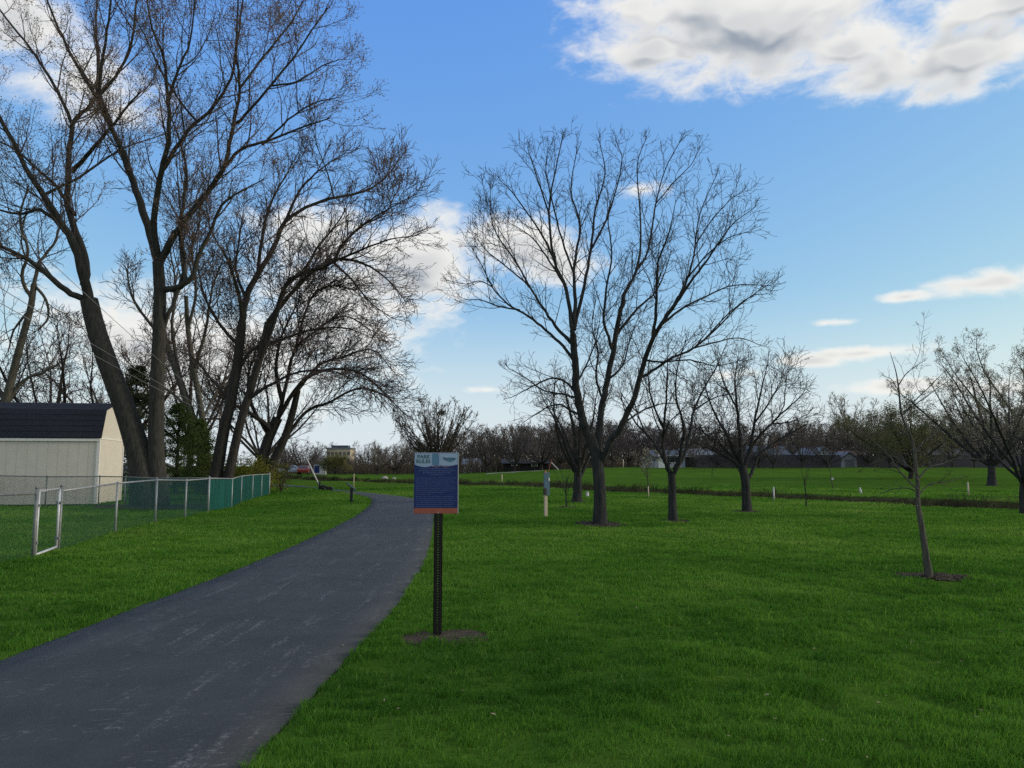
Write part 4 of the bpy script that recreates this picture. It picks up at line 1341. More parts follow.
# leaning tree behind the green slatted fence
LB = [
 (None, [(211, 500), (217, 470), (224, 430), (232, 396), (239, 350), (242, 322)], 6.2, 4.2),
 (None, [(224, 500), (231, 465), (240, 425), (252, 385), (262, 350), (268, 322)], 4.9, 3.2),
 (0, [(242, 322), (246, 298), (258, 274), (276, 243), (285, 222), (316, 203), (364, 191), (387, 176), (404, 152)], 3.79, 0.32),
 (0, [(242, 322), (240, 300), (229, 262), (216, 240), (205, 214)], 2.48, 0.32),
 (1, [(256, 370), (275, 318), (290, 280), (329, 264), (346, 240), (376, 216), (420, 192)], 3.44, 0.32),
 (1, [(268, 322), (297, 287), (331, 260), (364, 264), (387, 279), (402, 296)], 2.48, 0.32),
 (0, [(240, 345), (224, 330), (206, 300), (198, 268), (200, 240)], 2.07, 0.32),
 (2, [(258, 274), (262, 240), (270, 205), (284, 178), (300, 150)], 2.07, 0.32),
 (2, [(285, 222), (300, 190), (322, 168), (346, 152)], 1.65, 0.32),
 (4, [(329, 264), (356, 252), (388, 240), (412, 236)], 1.65, 0.32),
 (4, [(346, 240), (362, 226), (384, 214), (398, 190)], 1.51, 0.32),
 (0, [(236, 375), (252, 350), (280, 340), (310, 330), (345, 328), (372, 338)], 2.07, 0.32),
 (1, [(247, 400), (268, 386), (300, 372), (336, 372), (366, 388)], 1.93, 0.32),
 (2, [(246, 298), (236, 270), (240, 236), (244, 205)], 1.79, 0.32),
 (5, [(297, 287), (316, 250), (338, 222), (352, 196)], 1.65, 0.32),
 (5, [(331, 260), (352, 280), (372, 304), (392, 318)], 1.38, 0.32),
 (0, [(230, 400), (212, 380), (196, 360), (182, 352)], 1.65, 0.32),
]
PB = [cfg(.42, 3.2, .042, (20, 44), 9, .06, .08), cfg(.32, 1.7, .024, (22, 48), 5, .045, .14), cfg(.24, .95, .0155, (24, 52), 4, .04, .18)]
traced_tree('maple_tree', 'leaning two stemmed tree with long limbs sweeping right above the green slatted fence', 45.0, LB, PB, 5, M_BARK_B, M_TWIG_R, .0150,
            extra=7, flare=1.5, slope_amp=.4, buds=(5000, .018, M_BUD))

# darker drooping tree behind it
LCC = [
 (None, [(257, 489), (262, 462), (268, 440), (278, 418)], 6, 4.5),
 (None, [(264, 489), (272, 465), (284, 440), (292, 415), (298, 390)], 5, 3),
 (0, [(278, 418), (286, 386), (294, 352), (314, 332), (344, 316), (374, 332)], 2.1, .4),
 (1, [(284, 440), (306, 412), (330, 402), (360, 388), (388, 398), (404, 414)], 1.9, .4),
 (1, [(298, 390), (318, 366), (340, 358), (372, 350), (394, 372)], 1.7, .4),
 (0, [(270, 436), (254, 410), (248, 380), (256, 350)], 2.4, .7),
 (0, [(278, 418), (300, 384), (326, 370), (358, 372), (384, 392)], 2.4, .7),
 (0, [(282, 400), (276, 370), (282, 336), (296, 306)], 2.4, .7),
 (2, [(294, 352), (310, 300), (330, 286), (356, 290)], 2, .7),
]
PCC = [cfg(.33, 4.0, .042, (20, 50), 8, .02, .10), cfg(.30, 2.1, .028, (22, 50), 5, -.01, .14), cfg(.27, 1.05, .019, (24, 54), 4, -.01, .18)]
traced_tree('dark_tree', 'dark spreading bare tree with drooping branches near the end of the green fence', 57.0, LCC, PCC, 15, M_BARK_B, M_TWIG, .0190,
            extra=7, flare=1.4, slope_amp=.4)

# two pale slanting stems between the twin maple and the leaning tree
LD = [
 (None, [(209, 491), (204, 465), (197, 432), (181, 384), (166, 342), (158, 316)], 4.8, 2.6),
 (None, [(210, 491), (207, 455), (202, 415), (194, 370), (188, 330), (186, 296)], 3.8, 2),
 (0, [(181, 384), (172, 330), (176, 290), (170, 250)], 2, .7),
 (1, [(194, 370), (206, 330), (212, 290), (222, 262)], 1.8, .7),
 (0, [(166, 342), (146, 318), (132, 296), (126, 268)], 1.8, .7),
 (1, [(188, 330), (196, 290), (192, 250), (200, 222)], 1.7, .7),
 (0, [(197, 432), (214, 396), (232, 372), (246, 350)], 1.6, .6),
 (0, [(190, 410), (168, 390), (146, 380), (128, 362)], 1.6, .6),
]
traced_tree('pale_barked_tree', 'pale slanting double stemmed tree between the twin maple and the leaning tree', 51.0, LD, PB, 9, M_BARK_D, M_TWIG_R, .0165, extra=6, slope_amp=.4)

# tree at the far left edge, behind the shed
LL = [
 (None, [(-9, 500), (-4, 440), (8, 392), (20, 346), (30, 310), (34, 284)], 4.6, 2.8),
 (0, [(34, 284), (40, 262), (56, 240), (62, 214)], 2, .8),
 (0, [(32, 300), (22, 276), (28, 250), (20, 220), (28, 186)], 2, .8),
 (0, [(5, 400), (-14, 370), (-24, 330)], 2.4, .9),
 (0, [(2, 412), (22, 382), (44, 372), (60, 362)], 2.2, .8),
 (0, [(34, 284), (46, 300), (48, 318), (38, 330)], 1.6, .8),
 (0, [(30, 310), (14, 330), (8, 352)], 1.4, .6),
]
PL = [cfg(.45, 2.8, .034, (26, 52), 6, .05), cfg(.36, 1.5, .02, (28, 56), 5, .05, .16), cfg(.28, .8, .0135, (28, 58), 4, .05, .2)]
traced_tree('bare_tree', 'slanting bare trunk at the left edge rising behind the cream shed', 40.0, LL, PL, 31, M_BARK_D, M_TWIG, .0135, extra=4, slope_amp=.4)

# forked tree in the middle of the lawn
LC = [
 (None, [(600, 524), (600, 500), (599, 478), (596, 455), (590, 436)], 6.2, 5.6),
 (0, [(591, 446), (585, 428), (580, 408), (576, 386), (575, 360), (573, 334)], 4.3, 3.4),
 (0, [(598, 456), (599, 430), (602, 408), (607, 381), (613, 352), (619, 320), (624, 300)], 3.7, 2.2),
 (0, [(602, 462), (610, 442), (622, 424), (634, 396), (645, 360), (653, 338), (664, 320), (681, 296)], 3.7, 1.7),
 (1, [(573, 334), (566, 290), (554, 258), (549, 212), (556, 168), (563, 136)], 2.24, .3),
 (1, [(574, 330), (575, 302), (574, 270), (580, 226), (571, 190), (577, 150)], 2.32, .3),
 (1, [(574, 330), (584, 286), (591, 250), (595, 210), (605, 174), (599, 140)], 2.00, .3),
 (1, [(573, 345), (559, 330), (546, 312), (535, 296), (516, 262), (493, 226), (490, 178)], 1.92, .3),
 (1, [(575, 362), (563, 346), (546, 330), (528, 316), (508, 304), (493, 288), (484, 270), (474, 252)], 1.76, .3),
 (8, [(492, 287), (480, 281), (466, 284), (450, 281)], 0.88, .3),
 (1, [(575, 392), (566, 382), (553, 378), (537, 384), (522, 392), (510, 398)], 1.36, .3),
 (1, [(577, 398), (562, 394), (543, 390), (526, 378), (508, 368)], 1.28, .3),
 (1, [(580, 414), (572, 412), (562, 405), (550, 406), (538, 413), (524, 422)], 1.44, .3),
 (2, [(622, 305), (628, 286), (634, 276), (640, 252), (640, 211), (637, 166), (647, 136)], 1.92, .3),
 (2, [(616, 336), (634, 312), (652, 296), (662, 280), (672, 250)], 1.60, .3),
 (13, [(634, 276), (648, 250), (655, 208), (665, 170), (682, 138)], 1.44, .3),
 (2, [(613, 352), (604, 322), (606, 290), (612, 254), (608, 216), (616, 184)], 1.60, .3),
 (3, [(653, 338), (656, 300), (658, 262), (668, 236), (676, 200)], 1.84, .3),
 (3, [(664, 320), (676, 300), (684, 288), (694, 254), (700, 214), (718, 172)], 1.92, .3),
 (3, [(681, 296), (698, 272), (714, 250), (732, 225), (754, 208)], 1.52, .3),
 (3, [(640, 378), (651, 372), (672, 358), (694, 348), (721, 324), (742, 303), (775, 280)], 1.76, .3),
 (20, [(694, 348), (716, 342), (740, 338), (762, 346)], 0.96, .3),
 (3, [(660, 326), (680, 310), (707, 296), (735, 285), (772, 286)], 1.44, .3),
 (3, [(645, 360), (662, 362), (690, 360), (716, 366), (742, 360)], 1.12, .3),
 (2, [(604, 400), (596, 378), (598, 352), (592, 326), (596, 300)], 1.36, .3),
 (1, [(576, 384), (586, 366), (596, 340), (600, 318)], 1.12, .3),
 (3, [(622, 424), (640, 412), (660, 404), (684, 404)], 1.12, .3),
 (2, [(607, 381), (622, 366), (630, 340), (638, 318)], 1.20, .3),
 (4, [(556, 264), (544, 238), (528, 214), (512, 192), (500, 180)], 1.3, .3),
 (4, [(564, 284), (546, 256), (530, 236), (508, 222)], 1.2, .3),
 (4, [(549, 214), (540, 186), (532, 162), (528, 150)], 1.1, .3),
 (5, [(574, 274), (562, 240), (552, 200), (546, 172), (548, 148)], 1.2, .3),
 (7, [(530, 286), (508, 268), (488, 252), (478, 240)], 1.1, .3),
 (8, [(520, 310), (498, 306), (480, 300), (464, 300)], 1.0, .3),
 (6, [(592, 248), (606, 220), (616, 190), (622, 160), (618, 146)], 1.2, .3),
 (18, [(696, 244), (712, 220), (730, 200), (742, 192)], 1.1, .3),
 (18, [(686, 280), (706, 256), (728, 238), (748, 232)], 1.1, .3),
 (20, [(706, 338), (730, 312), (752, 296), (766, 294)], 1.0, .3),
 (15, [(655, 205), (672, 184), (690, 166), (698, 152)], 1.0, .3),
]
PC = [cfg(.27, 1.5, .018, (24, 50), 8, .07, .085, .68), cfg(.19, .82, .0095, (26, 54), 6, .05, .12), cfg(.165, .40, .0062, (28, 58), 4, .03, .2)]
traced_tree('park_tree', 'tallest forked bare tree standing in the middle of the lawn', 22.7, LC, PC, 3, M_BARK_C, M_TWIG, .0058, extra=9, flare=1.35, slope_amp=.5)

# second lawn tree, right of it
L2 = [
 (None, [(673, 520), (672, 500), (672, 482), (671, 474)], 4.2, 3.8),
 (0, [(671, 476), (667, 466), (664, 456), (663, 436), (666, 402), (667, 378), (668, 345)], 2.50, .35),
 (0, [(669, 472), (660, 452), (650, 438), (638, 426), (629, 412), (620, 398)], 1.87, .35),
 (0, [(672, 476), (678, 464), (682, 446), (684, 430), (676, 396), (678, 366), (686, 340)], 2.26, .35),
 (0, [(673, 476), (684, 454), (690, 432), (694, 410), (704, 388), (716, 368), (726, 345)], 2.03, .35),
 (0, [(674, 470), (682, 454), (696, 440), (712, 434), (730, 430)], 1.72, .35),
 (1, [(664, 430), (652, 400), (648, 370), (654, 345)], 1.17, .35),
 (4, [(694, 410), (714, 398), (730, 394)], 0.94, .35),
 (2, [(645, 432), (636, 408), (630, 380)], 0.94, .35),
]
P2 = [cfg(.26, 1.5, .017, (26, 54), 6, .05, .13), cfg(.19, .75, .010, (28, 58), 5, .03, .17), cfg(.155, .38, .007, (30, 60), 4, .02, .22)]
traced_tree('park_tree', 'slender bare tree with a low left limb just right of the forked tree', 23.9, L2, P2, 13, M_BARK_C, M_TWIG, .0062, extra=7, slope_amp=.5)

# third lawn tree with a round crown
L3 = [
 (None, [(747, 511), (746, 496), (745, 480), (742, 466)], 4.5, 4.2),
 (0, [(741, 468), (732, 460), (722, 454), (712, 450), (700, 446)], 2.03, .35),
 (0, [(742, 468), (740, 440), (737, 408), (735, 382), (738, 356)], 2.34, .35),
 (0, [(744, 468), (750, 452), (754, 424), (761, 391), (768, 362)], 2.18, .35),
 (0, [(747, 480), (754, 468), (758, 456), (774, 443), (793, 432), (806, 424)], 1.87, .35),
 (0, [(745, 466), (752, 446), (771, 424), (790, 406), (806, 392)], 1.87, .35),
 (0, [(741, 466), (730, 442), (718, 420), (708, 396), (704, 380)], 1.87, .35),
 (0, [(741, 468), (724, 448), (706, 434), (690, 424)], 1.56, .35),
 (2, [(737, 408), (724, 384), (718, 362)], 1.09, .35),
 (3, [(754, 424), (772, 398), (784, 374)], 1.09, .35),
 (5, [(771, 424), (790, 422), (808, 414)], 0.94, .35),
]
P3_ = [cfg(.22, 1.35, .018, (22, 48), 6, .06, .13), cfg(.18, 1.0, .011, (24, 52), 5, .04, .16), cfg(.17, .52, .0085, (26, 58), 4, .03, .2)]
traced_tree('park_tree', 'round crowned bare tree standing farther right on the lawn near the creek', 29.4, L3, P3_, 19, M_BARK_C, M_TWIG, .0078, extra=9, slope_amp=.55)

# tree behind the forked tree
p = place(577, 502.5)
P4 = [cfg(.26, 1.6, .020, (24, 52), 6, .03), cfg(.22, .9, .013, (26, 56), 5, .02, .17), cfg(.2, .5, .010, (28, 60), 4, .02, .2)]
free_tree('park_tree', p, 'smaller bare tree directly behind the tall forked tree', 6.3, .72, 43, P4, M_BARK_C, M_TWIG, .0092, .24, 8, .25)

# young leaning tree at right
LY = [
 (None, [(929, 576), (926, 556), (922, 528), (918, 505), (918, 488), (916, 468), (912, 440), (902, 416), (899, 392), (896, 372), (890, 352)], 3.30, .2),
 (0, [(918, 490), (904, 476), (896, 466), (886, 452), (872, 440), (860, 425), (846, 414)], 1.01, .2),
 (0, [(917, 480), (928, 468), (942, 464), (960, 458), (985, 460)], 0.94, .2),
 (0, [(902, 416), (914, 402), (932, 384), (946, 370)], 0.79, .2),
 (0, [(903, 412), (916, 404), (938, 388), (952, 378)], 0.65, .2),
 (0, [(918, 492), (906, 488), (890, 490), (876, 496)], 0.72, .2),
 (0, [(898, 386), (906, 374), (916, 366), (924, 361)], 0.58, .2),
 (0, [(914, 452), (926, 440), (938, 430), (950, 410)], 0.79, .2),
 (0, [(909, 436), (896, 428), (880, 424), (870, 412)], 0.65, .2),
 (0, [(917, 474), (904, 462), (890, 456), (876, 462), (862, 470)], 0.65, .2),
 (0, [(899, 392), (892, 380), (884, 376)], 0.43, .2),
 (0, [(918, 496), (930, 484), (948, 482), (964, 476)], 0.72, .2),
]
PY = [dict(fan=3, sp=.11, len=.44, r=.006, ang=(30, 62), seg=6, up=.015, wob=.16, tap=.75, t0=.2, sides=3), cfg(.10, .20, .0034, (32, 62), 4, .01, .2)]
traced_tree('young_tree', 'young leaning bare tree in a mulch ring at the right of the lawn', 11.75, LY, PY, 23, M_BARK_D, M_TWIG, .0022, extra=3, flare=1.25, slope_amp=.5)

# budding trees at the right edge
p = place(1024, 515)
PR = [cfg(.26, 1.5, .018, (22, 48), 6, .09), cfg(.21, .8, .011, (24, 52), 5, .07, .16), cfg(.24, .4, .008, (28, 60), 4, .06, .2)]
free_tree('budding_tree', p, 'budding tree cut off by the right edge of the lawn', 6.3, .78, 77, PR, M_BARK_C, M_TWIG, .0068, .20, 9, .135, lean=(-.05, 0), buds=(11000, .0085, M_BUDG, .05), )
p = place(992, 487.5)
PR2 = [cfg(.55, 2.6, .035, (22, 46), 6, .09), cfg(.42, 1.3, .022, (24, 52), 5, .07, .16), cfg(.36, .7, .017, (28, 60), 4, .06, .2)]
free_tree('budding_tree', p, 'budding tree with upright branches beyond the creek at the far right', 9.6, .95, 57, PR2, M_BARK_C, M_TWIG, .0165, .17, 8, .36, buds=(11000, .021, M_BUDG, .12))
p = at(1052, 486, 70); p.z = g1(p.x, 70)
free_tree('budding_tree', p, 'tallest budding tree rising at the right edge beyond the creek', 14.5, .85, 58, PR2, M_BARK_C, M_TWIG, .0175, .17, 8, .40, buds=(11000, .023, M_BUDG, .12))

# small saplings
PS = [cfg(.14, .42, .006, (24, 50), 4, .06), cfg(.12, .2, .004, (26, 56), 3, .04, .2)]
p = place(566.5, 508)
free_tree('sapling', p, 'small twiggy sapling in a mulch ring left of the forked tree', 1.75, .7, 71, PS, M_BARK_C, M_TWIG, .0042, .35, 5, .035)
PS2 = [cfg(.22, .6, .010, (24, 50), 4, .06), cfg(.2, .3, .008, (26, 56), 3, .04, .2)]
p = place(648, 497.5)
free_tree('sapling', p, 'staked sapling with a small pale crown beyond the forked tree', 2.6, .7, 72, PS2, M_BARK_D, M_TWIG, .0075, .42, 5, .035, buds=(900, .014, M_BUDG, .05))
stake(648.5, 497.8, 487, 'short stake with a white tag beside the small staked sapling', M_WSTAKE, .03, cap=M_WPLAST)
p = place(806.5, 506.5)
free_tree('sapling', p, 'thin dark whip sapling at the creek edge right of the round crowned tree', 1.7, .25, 73, PS[:1], M_BARK_C, M_TWIG, .005, .62, 3, .03)
p = place(833.5, 490)
free_tree('sapling', p, 'tall thin leaning sapling with a white tag beyond the creek', 2.9, .3, 74, PS2[:1], M_BARK_D, M_TWIG, .0085, .6, 3, .03, lean=(-.22, 0))
q = MB(); q.box((-.075, -.02, 0), (.075, .02, .17))
o = q.build('tree_tag', M_WPLAST); o.location = (p.x - .06, p.y - .06, p.z + .62)
tag(o, 'white tag tied low on the tall thin leaning sapling', 'tag')

# ------------------------------------------------------------------ leafy things on the left
def leaf_mass(name, label, org, sampler, n, size, c0, c1, cat, seed, sticks=None, group=None, tr=.25):
    rs = np.random.RandomState(seed)
    P = sampler(rs, n); n = len(P)
    q = rs.randn(n, 2, 3); a = q[:, 0] / np.linalg.norm(q[:, 0], axis=1, keepdims=True)
    b = np.cross(a, q[:, 1]); b /= np.linalg.norm(b, axis=1, keepdims=True)
    S = (size * (.5 + rs.rand(n)))[:, None]
    V = np.stack([P - a * S, P + b * S * .45, P + a * S, P - b * S * .45], 1).reshape(-1, 3)
    F_ = np.arange(4 * n).reshape(n, 4)
    m = blade_mat(name + '_leaf', c0, tuple((u + v) / 2 for u, v in zip(c0, c1)), c1, tr)
    me = np_mesh('foliage', V, F_, [m])
    at_ = me.attributes.new('tint', 'FLOAT', 'POINT')
    clump = np.clip(.5 + .9 * vnoise(P[:, 0] * 1.7 + P[:, 2] * .9, P[:, 2] * 1.9 + P[:, 1]) + .4 * (rs.rand(n) - .5), 0, 1)
    at_.data.foreach_set('value', np.repeat(clump, 4).astype(np.float32))
    root = empty(name, org, label, cat, group)
    link('foliage', me, root)
    if sticks:
        T = Tubes(); sticks(T, random.Random(seed)); link('trunk', T.mesh('trunk', M_BARK_B, (0, 0, 0)), root)
    return root

def conifer(px, pb, pt, Y, wid, seed, label, c0, c1, name='evergreen_tree'):
    b = at(px, pb, Y); z0 = g1(b.x, Y); h = at(px, pt, Y).z - z0
    def smp(rs, n):
        nb = 170
        zz = h * (.04 + .94 * rs.rand(nb) ** .9); az = rs.rand(nb) * 6.283
        L = wid * (1 - zz / h) ** .75 * (.75 + .5 * rs.rand(nb)) + .15
        i = rs.randint(0, nb, n); f = rs.rand(n) ** .6
        rr = L[i] * f
        return np.stack([np.cos(az[i]) * rr + rs.randn(n) * .10, np.sin(az[i]) * rr + rs.randn(n) * .10, zz[i] + .25 * rr * .4 - .12 * f + rs.randn(n) * .09], 1)
    def st(T, rng):
        T.add([Vector((0, 0, -.1)), Vector((0, 0, h * .5)), Vector((0, 0, h * .97))], [.14, .09, .02], 7)
    leaf_mass(name, label, (b.x, Y, z0), smp, 26000, .046, c0, c1, 'tree', seed, st)
conifer(131, 490, 362, 44, 1.9, 3, 'dark evergreen behind the gap between the twin maple trunks', (.022, .030, .016), (.065, .075, .038))
conifer(176, 490, 402, 46, 2.3, 4, 'mid green evergreen just right of the twin maple trunks', (.026, .046, .014), (.080, .115, .036))
conifer(197, 490, 418, 49, 2.0, 6, 'shorter dark green evergreen behind the pale slanting stems', (.022, .045, .014), (.075, .115, .034))

def shrub(px, pb, Y, rx, h, n, size, c0, c1, label, seed, name='shrub', group=None):
    b = at(px, pb, Y); z0 = g1(b.x, Y)
    def smp(rs, n):
        cn = 26
        cc = rs.randn(cn, 3) * np.array([rx * .5, rx * .4, h * .22]) + np.array([0, 0, h * .5])
        i = rs.randint(0, cn, n)
        P = cc[i] + rs.randn(n, 3) * np.array([rx * .2, rx * .2, h * .14])
        return P[(P[:, 2] > .02) & (P[:, 2] < h * 1.1)]
    def st(T, rng):
        for k in range(9):
            a = rng.random() * 6.28
            T.add([Vector((0, 0, -.05)), Vector((math.cos(a) * rx * .25, math.sin(a) * rx * .25, h * .4)), Vector((math.cos(a) * rx * .5, math.sin(a) * rx * .5, h * .8))], [.03, .02, .008], 4)
    leaf_mass(name, label, (b.x, Y, z0), smp, n, size, c0, c1, 'shrub', seed, st, group)
shrub(244, 492, 47.5, 1.9, 2.15, 9500, .05, (.055, .075, .012), (.17, .165, .02), 'yellow green shrub showing over the end of the green fence', 8)
shrub(281, 492, 50, .8, 1.7, 2000, .035, (.045, .035, .022), (.11, .085, .05), 'brown twiggy shrub at the far end of the green fence', 9)

# background bare trees behind the yard
PBK = [cfg(.55, 3.2, .045, (22, 50), 6, .05), cfg(.42, 1.7, .03, (24, 54), 5, .04, .16), cfg(.36, .95, .021, (26, 58), 4, .03, .2)]
for px, Y, h, sp_, sd, lab, tw in ((52, 58, 13.5, 1.0, 101, 'broad bare tree directly behind the cream shed roof', M_TWIG_R), (-40, 64, 13, .95, 102, 'bare tree behind the shed beyond the left edge', M_TWIG),
                          (112, 70, 15, .9, 103, 'bare tree behind the gap between shed and twin maple', M_TWIG_R), (188, 72, 15.5, .95, 104, 'bare tree behind the pale slanting stems', M_TWIG_R),
                          (262, 78, 13, 1.0, 105, 'bare tree behind the dark drooping tree', M_TWIG)):
    b = at(px, 480, Y)
    free_tree('bare_tree', (b.x, Y, g1(b.x, Y)), lab, h, sp_, sd, PBK, M_BARK_B, tw, .0205, .2, 8, .34)

# ------------------------------------------------------------------ the far treeline: a few grown trees, then copies
PF = [cfg(.6, 2.9, .055, (22, 50), 5, .06), cfg(.45, 1.5, .04, (24, 54), 4, .05, .16), cfg(.42, .85, .032, (28, 60), 3, .03, .2)]
protos = []
FARY = 120.0
for k, (h, sp_, tw, nl) in enumerate(((9, 1.05, M_FARTWIG, 8), (10, .9, M_FARTWIG2, 8), (8, 1.15, M_FARTWIG3, 9), (11, .75, M_FARTWIG, 8), (9, .95, M_FARTWIG3, 8))):
    protos.append((free_tree('far_tree', (0, 0, 0), 'bare tree in the distant line of trees beyond the park', h, sp_, 200 + k, PF, M_BARK_B, tw, .030, .16, nl, .30,
                             group='bare trees in the distant treeline'), h))
pr_scale = {p_.name: p_.scale[0] for p_, _ in protos}
rng = random.Random(17)
spots = []
def skyline(px):
    xs = [270, 300, 330, 345, 370, 400, 425, 470, 500, 540, 580, 640, 700, 760, 800, 830, 860, 900, 950, 1000, 1050]
    ys = [446, 444, 452, 452, 446, 442, 440, 436, 428, 424, 422, 424, 428, 428, 420, 424, 420, 425, 420, 420, 420]
    return float(np.interp(px, xs, ys))
for row, (Y0, Y1, n, dy) in enumerate(((138, 165, 52, 0), (172, 205, 52, 0), (215, 255, 44, 2))):
    for i in range(n):
        px = 262 + (1085 - 262) * (i + rng.uniform(.1, .9)) / n
        Y = rng.uniform(Y0, Y1)
        pt = skyline(px) + dy + rng.uniform(-5, 9)
        spots.append((px, Y, pt))
for px, Y, pt in ((288, 118, 436), (378, 124, 446), (395, 132, 440), (487, 126, 430), (515, 122, 424), (541, 128, 422), (560, 122, 426), (612, 120, 420), (628, 124, 426), (655, 150, 418), (690, 150, 424), (736, 146, 420), (818, 150, 416), (884, 122, 412), (1000, 118, 400), (1040, 122, 396)):
    spots.append((px, Y, pt))
for px, Y, pt in ((668, 106, 446), (693, 104, 438), (716, 106, 444), (733, 105, 432), (757, 106, 440), (772, 104, 436), (801, 106, 428), (826, 107, 436), (866, 108, 432), (888, 106, 428), (925, 108, 426), (950, 108, 424), (972, 107, 430)):
    spots.append((px, Y, pt))
for i, (px, Y, pt) in enumerate(spots):
    pr, h = protos[i % len(protos)] if i < len(protos) else rng.choice(protos)
    x = (px - 512) / F * Y; z = g1(x, Y)
    s = max(.35, (at(px, pt, Y).z - z) / h) * pr_scale[pr.name]
    loc, rz, sc_ = (x, Y, z), rng.random() * 6.28, (s * rng.uniform(.95, 1.3), s * rng.uniform(.95, 1.3), s)
    if i < len(protos):
        pr.location = loc; pr.rotation_euler = (0, 0, rz); pr.scale = sc_
    else:
        copy_thing(pr, loc, rz, sc_)

# single far trees that stand out
def far_single(px, pb, pt, Y, label, seed, sp_, tw, P=PF, rmin=.024, buds=None, nl=9, th=.14, r0=.26, name='bare_tree', dome=False):
    x = (px - 512) / F * Y; z = g1(x, Y)
    h = at(px, pt, Y).z - z
    return free_tree(name, (x, Y, z), label, h, sp_, seed, P, M_BARK_B, tw, rmin, th, nl, r0, buds=buds, dome=dome)
PFS = [cfg(.5, 2.6, .05, (16, 36), 6, .10), cfg(.42, 1.4, .034, (18, 40), 5, .08, .14), cfg(.4, .8, .026, (22, 46), 4, .06, .2)]
PFD = [cfg(.42, 1.7, .04, (16, 38), 5, .04, .10), cfg(.36, .95, .031, (18, 42), 4, .03, .12), cfg(.34, .5, .026, (22, 46), 3, .03, .2)]
far_single(437, 474, 400, 92, 'round fan shaped bare tree rising behind the park rules sign', 301, 1.05, M_FARTWIG, PFD, .026, nl=34, th=.22, dome=True)
far_single(850, 470, 394, 150, 'tall pale fine branched tree above the brick bungalow', 302, .55, M_FARTWIG2, PF, .032)
far_single(908, 474, 404, 76, 'broad tree with olive green new leaves behind the young leaning tree', 303, 1.1, M_FARTWIG3, PF, .020, (24000, .026, M_BUDO, .28), 9, .12, .3, 'leafing_tree')
far_single(336, 474, 455, 120, 'olive leafing tree in front of the distant tan block', 304, .9, M_FARTWIG2, PF, .028, (9000, .042, M_BUDO, .35), 7, .12, .2, 'leafing_tree')
q = MB()
b = MB()
# a squirrel nest high in the fan shaped tree
x = (442 - 512) / F * 92
nb = [Vector((x + random.gauss(0, .22), 92 + random.gauss(0, .22), at(442, 413, 92).z + random.gauss(0, .18))) for _ in range(140)]
T = Tubes()
for v in nb: T.add([v, v + Vector((random.gauss(0, .2), random.gauss(0, .2), random.gauss(0, .12)))], [.03, .02], 3)
tag(link('nest', T.mesh('nest', M_BARK_B, tuple(nb[0])), None, nb[0]), 'dark ball of twigs, a nest high in the fan shaped tree', 'nest')

# scrub under the far trees, one unbroken mass
def scrub():
    rs = np.random.RandomState(8)
    n = 26000
    px = 255 + rs.rand(n) * 860
    Y = 132 + rs.rand(n) ** 1.3 * 110
    x = (px - 512) / F * Y
    keep = vnoise(x / 7, Y / 9) > -.25
    x, Y = x[keep], Y[keep]; n = len(x)
    z = gz(x, Y)
    hh = 1.0 + 2.6 * np.clip(.5 + vnoise(x / 5, Y / 6 + 3) * 1.2, 0, 1)
    T = Tubes()
    rg = random.Random(3)
    V = rs.rand(n, 3)
    me_pts = []
    for i in range(n):
        b = Vector((x[i], Y[i], z[i] - .1)); h = hh[i] * (.5 + .6 * V[i, 0])
        a = V[i, 1] * 6.28; l = .55 * h * V[i, 2]
        d = Vector((math.cos(a) * l, math.sin(a) * l, h))
        m = b + d * .5 + Vector((rg.gauss(0, .12), rg.gauss(0, .12), .1 * h))
        T.add([b, m, b + d], [.06, .045, .025], 3)
    tag(link('scrub', T.mesh('scrub', mat('scrub_twig', (.040, .034, .028), .95, col2=(.095, .080, .055), scale=.15), (0, 0, 0))), kind='stuff')
scrub()

# pale footpath far across the field
m = MB()
a0, a1 = at(486, 476.5, 112), at(548, 476.5, 112)
n = 24
pp = [(a0.x + (a1.x - a0.x) * i / n, 112 + .4 * math.sin(i * .4)) for i in range(n + 1)]
m.v = [(x, y - .7, g1(x, y - .7) + .05) for x, y in pp] + [(x, y + .9, g1(x, y + .9) + .06) for x, y in pp]
m.f = [(i, i + 1, n + 2 + i, n + 1 + i) for i in range(n)]
o = m.build('far_path', mat('pale_concrete', (.33, .32, .29), .9, var=.1), None); o['kind'] = 'structure'

# ------------------------------------------------------------------ camera
cam = bpy.data.cameras.new('camera'); cam.sensor_width = 36; cam.lens = F / 1024 * 36
cam.clip_start = .05; cam.clip_end = 20000
co = bpy.data.objects.new('camera', cam); C.objects.link(co)
co.location = (0, 0, CZ); co.rotation_euler = (math.pi / 2 + PITCH, 0, 0)
SC.camera = co

